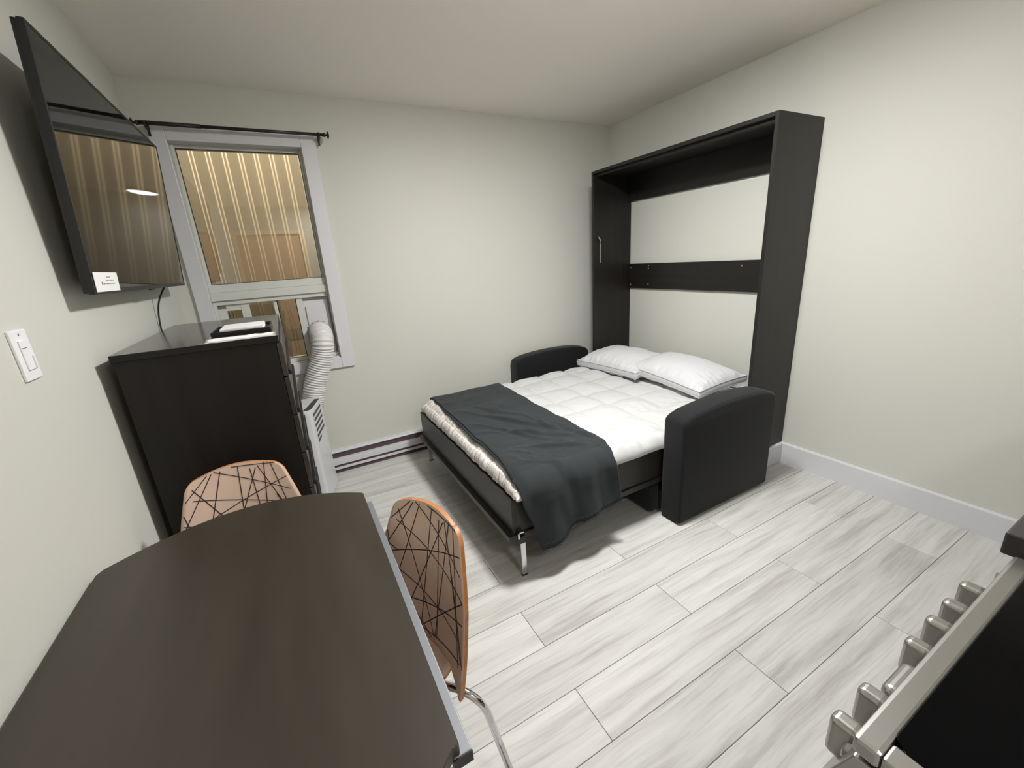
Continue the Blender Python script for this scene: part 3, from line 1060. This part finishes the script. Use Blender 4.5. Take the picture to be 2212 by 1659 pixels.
# things lying on the dresser
ty = thing('black_tray', 'thin black tray on the dresser top, holding a stack of white papers', 'tray', (-2.87, -1.12, DRH))
bm = BM()
box(bm, -2.976, -2.782, -1.245, -1.01, DRH + 0.0005, DRH + 0.004, bev=0.001)
part('base', bm, M['blackplastic'], ty)
for a in ((-2.976, -2.782, -1.245, -1.239), (-2.976, -2.782, -1.016, -1.01), (-2.976, -2.970, -1.239, -1.016), (-2.788, -2.782, -1.239, -1.016)):
    part('rim', box(BM(), a[0], a[1], a[2], a[3], DRH + 0.004, DRH + 0.014, bev=0.001), M['blackplastic'], ty)
pp = thing('paper_stack', 'stack of white leaflets lying in the black tray on the dresser', 'papers', (-2.87, -1.12, DRH + 0.005))
for i in range(5):
    dx, dy = 0.004 * nz(i * 3.3, 1), 0.006 * nz(i * 2.1, 5)
    bm = BM()
    box(bm, -2.948 + dx, -2.806 + dx, -1.222 + dy, -1.035 + dy, DRH + 0.0045 + i * 0.0034, DRH + 0.0074 + i * 0.0034, bev=0.0005)
    part('leaflet', bm, M['paper'], pp)
bm = BM()


def sheet(u, v):
    x = -2.972 + 0.207 * u
    y = -1.424 + 0.082 * v + 0.008 * (1 - v) * 0
    z = DRH + 0.004 + 0.004 * sin(pi * v) + 0.003 * nz(u * 7, v * 3)
    return Vector((x + 0.004 * v * (0.5 - u), y, z))


a_ = grid(bm, sheet, 16, 6)
b_ = grid(bm, lambda u, v: sheet(u, v) - Vector((0, 0, 0.0035)), 16, 6, flip=True)
close(a_[0], b_[0]); close(a_[16], b_[16])
close([r[0] for r in a_], [r[0] for r in b_]); close([r[6] for r in a_], [r[6] for r in b_])
single('folded_booklet', bm, M['paper'], 'white folded booklet lying along the near edge of the dresser top', 'booklet', (-2.87, -1.38, DRH))

# ------------------------------------------------------------------ television
TVC = Vector((-3.153, -0.862, 1.726))
yaw, tilt, roll = -0.015, 0.069, 0.004
nrm = Vector((cos(yaw) * cos(tilt), sin(yaw) * cos(tilt), -sin(tilt)))
hx = Vector((-sin(yaw), cos(yaw), 0))
upv = nrm.cross(hx)
TVM = Matrix((hx, upv, nrm)).transposed().to_4x4()     # local x = right (+y world), local y = up, local z = out
TVM = Matrix.Translation(TVC) @ TVM
TW, THH = 1.196, 0.664
tv = thing('television', 'large flat black television mounted on the left wall, tilted down', 'television', tuple(TVC))


def tvbox(bm, x0, x1, y0, y1, z0, z1, bev=0.0, seg=2):
    return box(bm, x0, x1, y0, y1, z0, z1, bev, seg, rot=TVM)


part('back_case', tvbox(BM(), -TW / 2 + 0.002, TW / 2 - 0.002, -THH / 2 + 0.002, THH / 2 - 0.002, -0.026, -0.004, bev=0.003), M['blackplastic'], tv)
scr = part('screen', tvbox(BM(), -TW / 2 + 0.007, TW / 2 - 0.007, -THH / 2 + 0.013, THH / 2 - 0.007, -0.004, -0.0005), M['screen'], tv)
bm = BM()
tvbox(bm, -TW / 2, -TW / 2 + 0.009, -THH / 2, THH / 2, -0.014, 0.001, bev=0.001)
tvbox(bm, TW / 2 - 0.009, TW / 2, -THH / 2, THH / 2, -0.014, 0.001, bev=0.001)
tvbox(bm, -TW / 2 + 0.009, TW / 2 - 0.009, THH / 2 - 0.009, THH / 2, -0.014, 0.001, bev=0.001)
tvbox(bm, -TW / 2 + 0.009, TW / 2 - 0.009, -THH / 2, -THH / 2 + 0.015, -0.014, 0.0015, bev=0.001)
part('bezel', bm, M['blackplastic'], tv)
part('brand_tab', tvbox(BM(), -0.03, 0.03, -THH / 2 - 0.005, -THH / 2 + 0.002, -0.010, -0.001, bev=0.001), M['blackplastic'], tv)
bm = BM()
box(bm, -W + 0.0005, -W + 0.02, -1.1, -0.65, 1.66, 1.78, bev=0.002)
tvbox(bm, -0.2, -0.16, -0.16, 0.16, -0.052, -0.026, bev=0.002)
tvbox(bm, 0.16, 0.2, -0.16, 0.16, -0.052, -0.026, bev=0.002)
part('wall_mount', bm, M['blackplastic'], tv)
# white card stuck on the lower near corner of the screen
cdm = thing('white_card', 'small white printed card stuck on the lower near corner of the television screen', 'card', tuple(TVC + hx * -0.49 - upv * 0.29))
CX, CY = -TW / 2 + 0.012, -THH / 2 + 0.006
part('card_sheet', tvbox(BM(), CX, CX + 0.19, CY, CY + 0.056, 0.0018, 0.003), M['paper'], cdm)
bm = BM()
rr = random.Random(3)
for row, (x0, x1, y) in enumerate(((0.095, 0.125, 0.0405), (0.085, 0.15, 0.031), (0.06, 0.15, 0.021))):
    x = x0
    while x < x1:
        L_ = rr.uniform(0.004, 0.012)
        tvbox(bm, CX + x, CX + x + L_, CY + y, CY + y + 0.003, 0.003, 0.0033)
        x += L_ + 0.003
tvbox(bm, CX + 0.048, CX + 0.056, CY + 0.02, CY + 0.028, 0.003, 0.0033)
part('print', bm, M['ink'], cdm)
# power cord
bm = BM()
p_ = bez((-3.19, -0.60, 1.395), (-3.23, -0.60, 1.34), (-3.245, -0.59, 1.30), (-3.247, -0.61, 1.20), 12)
p2 = bez((-3.247, -0.61, 1.20), (-3.245, -0.63, 1.0), (-3.24, -0.63, 0.6), (-3.237, -0.62, 0.42), 8)
tube(bm, p_ + p2[1:], 0.0035, 8)
single('power_cord', bm, M['blackplastic'], 'black power cord dropping from the television behind the dresser', 'cord', (-3.24, -0.61, 1.2))

# ------------------------------------------------------------------ light switch
sw = thing('light_switch', 'white wall dimmer switch on the left wall below the television', 'light switch', (-W, -1.755, 1.277))
part('cover_plate', box(BM(), -W, -W + 0.006, -1.790, -1.720, 1.2215, 1.3345, bev=0.002), M['outlet'], sw)
part('rocker', box(BM(), -W + 0.006, -W + 0.0095, -1.7715, -1.7385, 1.2445, 1.3115, bev=0.0012), M['outlet'], sw)
part('dimmer_slider', box(BM(), -W + 0.0095, -W + 0.013, -1.7445, -1.7395, 1.247, 1.275, bev=0.0008), M['outlet'], sw)
part('toggle_line', box(BM(), -W + 0.0092, -W + 0.0100, -1.7715, -1.750, 1.2935, 1.2950), M['ink'], sw)
part('screw', lathe(BM(), [(0.003, -W + 0.0058), (0.003, -W + 0.0066), (0.0005, -W + 0.007)], -1.755, 1.325, 10, 'x'), M['screw'], sw)

# ------------------------------------------------------------------ portable air conditioner
ac = thing('portable_air_conditioner', 'white portable air conditioner standing between the dresser and the window wall', 'air conditioner', (-2.78, -0.30, 0))
ACH = 0.632
foot = [(-2.965, -0.186), (-2.965, -0.40), (-2.945, -0.445), (-2.90, -0.463), (-2.74, -0.466), (-2.722, -0.463), (-2.708, -0.452), (-2.700, -0.432), (-2.668, -0.325), (-2.645, -0.245), (-2.636, -0.20), (-2.642, -0.188), (-2.655, -0.186)]
body = part('body', prism(BM(), foot, 0.012, ACH, 'z', bev=0.003, seg=2, smooth=False), M['acwhite'], ac)
# dark control strip on the top, running along the curved side
st = [(-2.752, -0.452), (-2.722, -0.458), (-2.707, -0.446), (-2.700, -0.430), (-2.668, -0.322), (-2.646, -0.245), (-2.672, -0.235), (-2.698, -0.31), (-2.728, -0.40)]
part('control_panel', prism(BM(), st, ACH, ACH + 0.002, 'z'), M['darkgrille'], ac)
# louvre slots in the slanted side
pa, pb = Vector((-2.700, -0.432, 0)), Vector((-2.645, -0.245, 0))
dr_ = (pb - pa).normalized()
nn = Vector((-dr_.y, dr_.x, 0))
if nn.x < 0:
    nn = -nn
nn = Vector((dr_.y, -dr_.x, 0))
for i in range(6):
    zc = ACH - 0.040 - i * 0.034
    a = 0.004
    b = 0.182 if i < 5 else 0.08
    bm = BM()
    q = []
    for s, z, o_ in ((a, zc - 0.014, 0), (b, zc - 0.006, 0), (b, zc + 0.010, 0), (a, zc + 0.003, 0)):
        q.append(pa + dr_ * s + Vector((0, 0, z)) + nn * 0.0015)
    q2 = [v - nn * 0.004 for v in q]
    va = [bm.verts.new(v) for v in q]
    vb = [bm.verts.new(v) for v in q2]
    bm.faces.new(va); bm.faces.new(vb[::-1])
    for k_ in range(4):
        bm.faces.new((va[k_], vb[k_], vb[(k_ + 1) % 4], va[(k_ + 1) % 4]))
    bmesh.ops.recalc_face_normals(bm, faces=list(bm.faces))
    part('louvre_slot', bm, M['darkgrille'], ac)
for x, y in ((-2.93, -0.42), (-2.93, -0.17), (-2.73, -0.43), (-2.67, -0.17)):
    part('caster', lathe(BM(), [(0.012, 0.0), (0.014, 0.004), (0.014, 0.010), (0.010, 0.013)], x, y, 14), M['blackplastic'], ac)
# exhaust hose
c1 = bez((-2.546, 0.035, 1.02), (-2.546, -0.085, 1.035), (-2.547, -0.125, 0.99), (-2.556, -0.118, 0.94), 26)
c2 = bez((-2.556, -0.118, 0.94), (-2.572, -0.108, 0.85), (-2.622, -0.105, 0.77), (-2.66, -0.108, 0.655), 46)
c3 = bez((-2.66, -0.108, 0.655), (-2.672, -0.108, 0.60), (-2.70, -0.108, 0.54), (-2.72, -0.18, 0.50), 14)
path = c1 + c2[1:] + c3[1:]
# resample evenly
def resample(path, step):
    out = [path[0]]
    acc = 0
    for a, b in zip(path, path[1:]):
        L_ = (b - a).length
        d = step - acc
        while d <= L_:
            out.append(a + (b - a) * (d / L_))
            d += step
        acc = (acc + L_) % step
    return out


rs = resample(path, 0.0028)
bm = BM()
tube(bm, rs, 0.07, 36, cap=False, rfun=lambda i: 0.0650 + 0.0065 * (0.5 + 0.5 * cos(2 * pi * i / 6.0)) - (0.004 if i < 8 else 0))
part('exhaust_hose', bm, M['hose'], ac)
part_rec = part('recess_frame', box(box(BM(), -2.612, -2.4525, 0.080, 0.10, 0.868, 1.258), -3.088, -2.967, 0.080, 0.10, 1.222, 1.258), M['vinyl'], win)
# window kit: white insert with the hose flange
bm = BM()
box(bm, -2.612, -2.4645, 0.052, 0.066, 0.868, 1.236, bev=0.002)
part('window_insert', bm, M['acwhite'], ac)
bm = BM()
box(bm, -2.604, -2.480, 0.040, 0.052, 0.95, 1.20, bev=0.004)
part('slide_plate', bm, M['acwhite'], ac)
bm = BM()
lathe(bm, [(0.074, 0.040), (0.074, 0.028), (0.070, 0.020), (0.062, 0.020), (0.062, 0.040)], -2.546, 1.02, 32, 'y')
for k_ in range(5):
    a = radians(35 + k_ * 27)
    box(bm, -2.546 + 0.078 * cos(a) - 0.004, -2.546 + 0.078 * cos(a) + 0.004, 0.030, 0.040, 1.02 + 0.078 * sin(a) - 0.004, 1.02 + 0.078 * sin(a) + 0.004, bev=0.001)
part('hose_collar', bm, M['piping'], ac)

# ------------------------------------------------------------------ dining table
tb = thing('dining_table', 'dark brown boat-shaped dining table with grey metal side rails against the left wall', 'table', (-2.93, -2.26, 0))
TX0, TX1 = -3.243, -2.616
yc0, yc1 = -1.848, -2.662
ol = []
nA = 18
xm = (TX0 + TX1) / 2
for i in range(nA + 1):
    t = i / nA
    x = TX0 + 0.01 + (TX1 - TX0 - 0.014) * t
    y = yc0 + 0.118 * (1 - (2 * t - 1) ** 2)
    ol.append((x, y))
ol.append((TX1, yc0 - 0.006))
for i in range(nA + 1):
    t = i / nA
    x = TX1 - 0.004 - (TX1 - TX0 - 0.014) * t
    y = yc1 - 0.118 * (1 - (2 * t - 1) ** 2)
    if i == 0:
        ol.append((TX1, yc1))
        x -= 0.004
    ol.append((x, y))
ol.append((TX0, yc1)); ol.append((TX0, yc0 - 0.02))
bm = prism(BM(), ol, 0.728, 0.75, 'z', bev=0.0015, seg=1)
part('tabletop', bm, M['table'], tb)
# side rails, standing a little proud of the top
for xa, xb in ((-2.629, -2.598), (-3.25, -3.225)):
    r_b = part('side_rail', box(BM(), xa, xb, -2.664, -1.876, 0.706, 0.7275, bev=0.002), M['alu'], tb)
    part('rail_end_cap', box(BM(), xa + 0.0005, xb - 0.0005, -2.666, -2.664, 0.707, 0.7270), M['blackplastic'], tb, r_b)
for y in (-1.98, -2.54):
    bm = BM()
    box(bm, -2.985, -2.895, y - 0.03, y + 0.03, 0.03, 0.70, bev=0.005)
    part('leg', bm, M['steel'], tb)
    part('foot_bar', box(BM(), -3.19, -2.69, y - 0.03, y + 0.03, 0.0, 0.03, bev=0.004), M['steel'], tb)
part('cross_rail', box(box(BM(), -3.225, -2.629, -2.0, -1.96, 0.700, 0.7275), -3.225, -2.629, -2.56, -2.52, 0.700, 0.7275), M['steel'], tb)

# ------------------------------------------------------------------ chairs
PRINT = [((620, 380), (1690, 535)), ((700, 335), (1450, 225)), ((935, 300), (1040, 840)), ((705, 365), (630, 975)), ((1080, 260), (1260, 790)),
         ((1195, 240), (1040, 830)), ((1285, 235), (1345, 765)), ((1200, 280), (1560, 705)), ((1375, 240), (1605, 690)), ((1585, 380), (500, 1015)),
         ((240, 720), (1700, 690)), ((285, 540), (790, 920)), ((530, 420), (240, 770)), ((590, 400), (260, 1110)), ((220, 830), (370, 1070)),
         ((225, 890), (265, 1100)), ((205, 1010), (500, 1012))]


def px_ray(u, v):
    return F_ + R_ * ((u - 1106) / 891.866) - U_ * ((v - 829.5) / 891.866)


ch1_c = (-2.966, -1.765)


def print_lines():
    """the dark lines of the print as (x, z) segments on the chair back, read off the plane of the far chair's back"""
    out = []
    for a, b in PRINT:
        seg = []
        for p in (a, b):
            d = px_ray(360 + p[0] / 6.144, 960 + p[1] / 6.144)
            t = (-1.56 - CAM.y) / d.y
            q = CAM + d * t
            seg.append((q.x - ch1_c[0], q.z))
        out.append(seg)
    ext = []
    for (x0, z0), (x1, z1) in out:
        if z1 < z0 and abs(z1 - z0) > 0.08:      # run the steep ones on, down the back
            L_ = sqrt((x1 - x0) ** 2 + (z1 - z0) ** 2)
            f = 1.0 + 0.30 / L_
            x1, z1 = x0 + (x1 - x0) * f, z0 + (z1 - z0) * f
        ext.append(((x0, z0), (x1, z1)))
    ext += [((-0.17, 0.62), (0.15, 0.55)), ((-0.15, 0.52), (0.17, 0.60)), ((-0.16, 0.57), (0.1, 0.44)), ((0.17, 0.66), (-0.05, 0.45)), ((-0.16, 0.66), (0.0, 0.44)), ((0.165, 0.5), (-0.12, 0.47)), ((0.1, 0.7), (0.17, 0.5))]
    return ext


ZT = 0.826


def half_w(z):
    # half width of the back at height z
    tab = [(0.40, 0.184), (0.46, 0.186), (0.55, 0.186), (0.65, 0.180), (0.72, 0.163), (0.80, 0.140), (0.84, 0.130)]
    return lerp_tab(tab, z)


def ztop(x):
    return ZT - 0.9 * x * x - 0.002


def y_back(x, z):
    """front face of the back shell; local y+ is away from the sitter"""
    lean = 0.2139 - (0.826 - z) * 0.20 + 0.05 * max(0, (0.5 - z)) * -1.0
    return lean - 0.9 * x * x


def make_chair(name, label, loc, rz, group):
    t = thing(name, label, 'chair', (0, 0, 0), group)
    th = 0.011
    # back shell, as a grid over (s, z), with rounded top corners and two lower wings
    def pt(s, q, off):
        # s -1..1, q 0..1 bottom to top
        zt_ = ZT
        z = 0.465 + (zt_ - 0.465) * q
        r = 0.035
        w_ = half_w(z)
        x = s * w_
        z2 = z - (0.9 * x * x) * q
        top_edge = (zt_ - z)
        if top_edge < r:
            w_ = w_ - r + sqrt(max(0, r * r - (r - top_edge) ** 2))
            x = s * w_
        return Vector((x, y_back(x, z2) + off, z2))

    def shell(fn, nu, nv, bm):
        f_ = grid(bm, lambda u, v: fn(u, v, 0.0), nu, nv)
        b2 = grid(bm, lambda u, v: fn(u, v, th), nu, nv, flip=True)
        for rowa, rowb in ((f_[0], b2[0]), (f_[nu], b2[nu]), ([r[0] for r in f_], [r[0] for r in b2]), ([r[nv] for r in f_], [r[nv] for r in b2])):
            for i in range(len(rowa) - 1):
                fc = bm.faces.new((rowa[i], rowa[i + 1], rowb[i + 1], rowb[i]))
                fc.material_index = 1
        return f_

    def qs(v):     # denser towards the top so that the corners come out round
        return 1 - (1 - v) ** 1.8

    bm = BM()
    shell(lambda u, v, o: pt(2 * u - 1, qs(v), o), 24, 36, bm)
    # wings
    for sg in (-1, 1):
        def wing(u, v, o, sg=sg):
            z = 0.420 + 0.046 * v
            wo = half_w(0.465) - 0.003 * (1 - v) ** 3
            wi = wo - 0.012 - 0.06 * v ** 1.3
            x = sg * (wi + (wo - wi) * u)
            return Vector((x, y_back(x, z) + o, z))
        shell(wing, 6, 8, bm)
    # neck running down and forward into the seat
    def neck(u, v, o):
        x = (2 * u - 1) * (0.105 + 0.02 * v)
        a = (1 - v)
        # quarter turn from the back plane to the seat plane
        z = 0.466 - 0.042 * sin(a * pi / 2) * 1.0
        y = y_back(x, 0.465) - 0.06 * (1 - cos(a * pi / 2))
        n_ = Vector((0, cos(a * pi / 2), -sin(a * pi / 2)))
        return Vector((x, y, z)) + n_ * o
    shell(neck, 10, 8, bm)
    bmesh.ops.recalc_face_normals(bm, faces=list(bm.faces))
    back = part('backrest', bm, [M['laminate'], M['ply']], t)
    # faces that look backwards are bare plywood
    for p in back.data.polygons:
        if p.normal.y > 0.3:
            p.material_index = 1
    # seat shell
    def seatf(u, v, o):
        x = (2 * u - 1)
        y = 0.088 - 0.34 * v
        w_ = 0.205 * (1 - 0.12 * v ** 3)
        if v < 0.25:
            w_ = 0.125 + (0.205 - 0.125) * sin(v / 0.25 * pi / 2)
        if v > 0.88:
            w_ *= sqrt(max(0.0, 1 - ((v - 0.88) / 0.12) ** 2 * 0.35))
        z = 0.424 + 0.010 * (2 * u - 1) ** 2 - 0.028 * max(0, (v - 0.75) / 0.25) ** 2
        return Vector((x * w_, y, z - o))
    bm = BM()
    shell(seatf, 18, 24, bm)
    bmesh.ops.recalc_face_normals(bm, faces=list(bm.faces))
    seat = part('seat', bm, [M['laminate'], M['ply']], t)
    # printed lines: thin ribbons lying on the front of the back
    bm = BM()
    for (x0, z0), (x1, z1) in print_lines():
        nst = 26
        rows = []
        L_ = sqrt((x1 - x0) ** 2 + (z1 - z0) ** 2)
        px, pz = -(z1 - z0) / L_ * 0.0014, (x1 - x0) / L_ * 0.0014
        for i in range(nst + 1):
            f = i / nst
            x, z = x0 + (x1 - x0) * f, z0 + (z1 - z0) * f
            ok = 0.47 < z < ztop(x) - 0.004 and abs(x) < half_w(z + 0.9 * x * x * 0.7) - 0.005
            if ok and ztop(x) - z < 0.035 and abs(x) > half_w(z) - 0.022:
                ok = False
            rows.append(((x, z), ok))
        for (a, oa), (b, ob) in zip(rows, rows[1:]):
            if not (oa and ob):
                continue
            q = [(a[0] + px, a[1] + pz), (a[0] - px, a[1] - pz), (b[0] - px, b[1] - pz), (b[0] + px, b[1] + pz)]
            vv = [bm.verts.new((x, y_back(x, z) - 0.0009, z)) for x, z in q]
            bm.faces.new(vv)
    bmesh.ops.recalc_face_normals(bm, faces=list(bm.faces))
    part('line_print', bm, M['printink'], t, back)
    # chrome frame: four legs of bent tube
    for sx in (-1, 1):
        rear = [(sx * 0.10, 0.10, 0.412)] + [tuple(v) for v in bez((sx * 0.15, 0.12, 0.414), (sx * 0.195, 0.135, 0.414), (sx * 0.205, 0.145, 0.39), (sx * 0.21, 0.155, 0.35), 8)] + [(sx * 0.225, 0.215, 0.012)]
        part('leg', tube(BM(), rear, 0.0095, 12), M['chrome'], t)
        front = [(sx * 0.10, -0.12, 0.405)] + [tuple(v) for v in bez((sx * 0.15, -0.13, 0.405), (sx * 0.19, -0.14, 0.405), (sx * 0.2, -0.145, 0.38), (sx * 0.205, -0.15, 0.35), 8)] + [(sx * 0.222, -0.20, 0.012)]
        part('leg', tube(BM(), front, 0.0095, 12), M['chrome'], t)
        for yy, xx in ((0.215, 0.225), (-0.20, 0.222)):
            part('rubber_foot', lathe(BM(), [(0.012, 0.0), (0.013, 0.004), (0.012, 0.022), (0.0095, 0.024)], sx * xx, yy, 14), M['blackplastic'], t)
    bm = BM()
    tube(bm, [(-0.10, 0.10, 0.412), (0.10, 0.10, 0.412)], 0.0095, 10)
    tube(bm, [(-0.10, -0.12, 0.405), (0.10, -0.12, 0.405)], 0.0095, 10)
    tube(bm, [(0, -0.12, 0.405), (0, 0.10, 0.412)], 0.0095, 10)
    part('under_frame', bm, M['chrome'], t)
    t.location = loc
    t.rotation_euler = (0, 0, rz)
    return t


make_chair('dining_chair', 'beige line-printed plywood chair at the far end of the table, before the dresser', (ch1_c[0], ch1_c[1], 0), 0.0, 'line-printed dining chairs around the table')
make_chair('dining_chair', 'line-printed plywood chair with orange-brown edge, tucked in at the right side of the table', (-2.69, -2.232, 0), radians(-70), 'line-printed dining chairs around the table')

# ------------------------------------------------------------------ kitchen range (lower right)
SX0, SX1, SY0, SY1 = -2.272, -1.765, -3.57, -2.973
stv = thing('kitchen_range', 'stainless steel kitchen range with black glass cooktop and row of front knobs', 'range', (-2.02, -3.27, 0))
part('body', box(BM(), SX0 + 0.004, SX1 - 0.004, SY0, SY1 - 0.03, 0.09, 0.885, bev=0.002), M['steel'], stv)
part('toe_kick', box(BM(), SX0 + 0.03, SX1 - 0.03, SY0 + 0.03, SY1 - 0.08, 0.0, 0.09), M['blackplastic'], stv)
part('cooktop_rim', box(box(box(box(BM(), SX0, SX1, SY1 - 0.024, SY1 + 0.001, 0.884, 0.906, bev=0.005),
                              SX0, SX0 + 0.026, SY0, SY1 - 0.024, 0.878, 0.906, bev=0.003),
                          SX1 - 0.012, SX1, SY0, SY1 - 0.024, 0.878, 0.906, bev=0.003),
                      SX0 + 0.026, SX1 - 0.012, SY0, SY0 + 0.02, 0.878, 0.906, bev=0.003), M['steel'], stv)
# black glass with rounded corners
gx0, gx1, gy0, gy1, gr = SX0 + 0.024, SX1 - 0.011, SY0 + 0.018, SY1 - 0.0225, 0.016
o2 = []
for cx_, cy_, a0 in ((gx1 - gr, gy1 - gr, 0), (gx0 + gr, gy1 - gr, 90), (gx0 + gr, gy0 + gr, 180), (gx1 - gr, gy0 + gr, 270)):
    for i in range(7):
        a = radians(a0 + i * 15)
        o2.append((cx_ + gr * cos(a), cy_ + gr * sin(a)))
part('glass_cooktop', prism(BM(), o2, 0.89, 0.9075, 'z', bev=0.001, seg=1), M['cooktop'], stv)
# sloping control panel
cp = part('control_panel', prism(BM(), [(SY1 - 0.03, 0.878), (SY1 - 0.002, 0.878), (SY1 + 0.028, 0.79), (SY1 - 0.03, 0.79)], SX0 + 0.002, SX1 - 0.002, 'x', bev=0.002), M['steel'], stv)
for x in (-1.843, -1.909, -1.969, -2.036, -2.165, -2.229):
    bm = lathe(BM(), [(0.019, SY1 - 0.004), (0.019, SY1 + 0.012), (0.017, SY1 + 0.015), (0.0005, SY1 + 0.015)], x, 0.838, 28, 'y')
    kb = part('knob', bm, M['steel'], stv)
    bm = BM()
    box(bm, x - 0.0115, x + 0.0115, SY1 + 0.004, SY1 + 0.034, 0.814, 0.870, bev=0.0075, seg=4)
    part('knob_grip', bm, M['steel'], stv, kb)
part('display_bezel', box(BM(), -2.135, -2.066, SY1 + 0.001, SY1 + 0.024, 0.805, 0.858, bev=0.01, seg=4), M['steel'], stv)
dd = part('oven_door', box(BM(), SX0 + 0.004, SX1 - 0.004, SY1 - 0.03, SY1 + 0.002, 0.26, 0.78, bev=0.004), M['steel'], stv)
part('door_glass', box(BM(), SX0 + 0.07, SX1 - 0.07, SY1 + 0.0015, SY1 + 0.004, 0.36, 0.66, bev=0.001), M['cooktop'], stv, dd)
bm = BM()
tube(bm, [(SX0 + 0.05, SY1 + 0.0, 0.735), (SX0 + 0.05, SY1 + 0.028, 0.735), (SX1 - 0.05, SY1 + 0.028, 0.735), (SX1 - 0.05, SY1 + 0.0, 0.735)], 0.008, 12)
part('door_handle', bm, M['steel'], stv, dd)
part('storage_drawer', box(BM(), SX0 + 0.004, SX1 - 0.004, SY1 - 0.03, SY1, 0.10, 0.25, bev=0.004), M['steel'], stv)

# ------------------------------------------------------------------ kitchen base cabinets and counter beyond the range
ct = single('countertop', box(BM(), -1.757, -0.004, -3.58, -2.955, 0.895, 0.935, bev=0.003), M['counter'], 'dark laminate countertop beside the range, at the right edge of the picture', 'countertop', (-0.9, -3.27, 0.895))
bc = thing('base_cabinet', 'dark wooden base cabinets under the countertop beside the range', 'cabinet', (-0.9, -3.27, 0))
part('carcass', box(BM(), -1.755, -0.02, -3.575, -2.998, 0.09, 0.894), M['espresso'], bc)
part('toe_kick', box(BM(), -1.755, -0.02, -3.55, -3.05, 0.0, 0.09), M['blackplastic'], bc)
for i in range(3):
    a = -1.753 + i * 0.577
    d = part('door', box(BM(), a + 0.002, a + 0.574, -2.998, -2.98, 0.10, 0.885, bev=0.002), M['espresso'], bc)
    part('handle', tube(BM(), [(a + 0.06, -2.98, 0.70), (a + 0.06, -2.955, 0.70), (a + 0.06, -2.955, 0.82), (a + 0.06, -2.98, 0.82)], 0.005, 8), M['steel'], bc, d)


# ------------------------------------------------------------------ ceiling lights
def dome_light(label, x, y, m, r=0.15):
    t = thing('ceiling_light', label, 'ceiling light', (x, y, H), None)
    part('rim', lathe(BM(), [(r * 0.9, H), (r + 0.008, H - 0.001), (r + 0.012, H - 0.03), (r + 0.006, H - 0.038), (r - 0.002, H - 0.036), (r * 0.8, H - 0.02)], x, y, 48), M['steel'], t)
    prof = []
    for i in range(13):
        a = i / 12 * pi / 2
        prof.append((max(0.0008, (r - 0.004) * cos(a)), H - 0.032 - 0.024 * sin(a)))
    part('dome', lathe(BM(), prof, x, y, 48), m, t)


dome_light('round white glass ceiling light above the bed, just out of the picture', -1.52, -1.76, M['dome'])
dome_light('round white glass ceiling light above the kitchen behind the camera', -2.0, -4.05, M['dome2'])
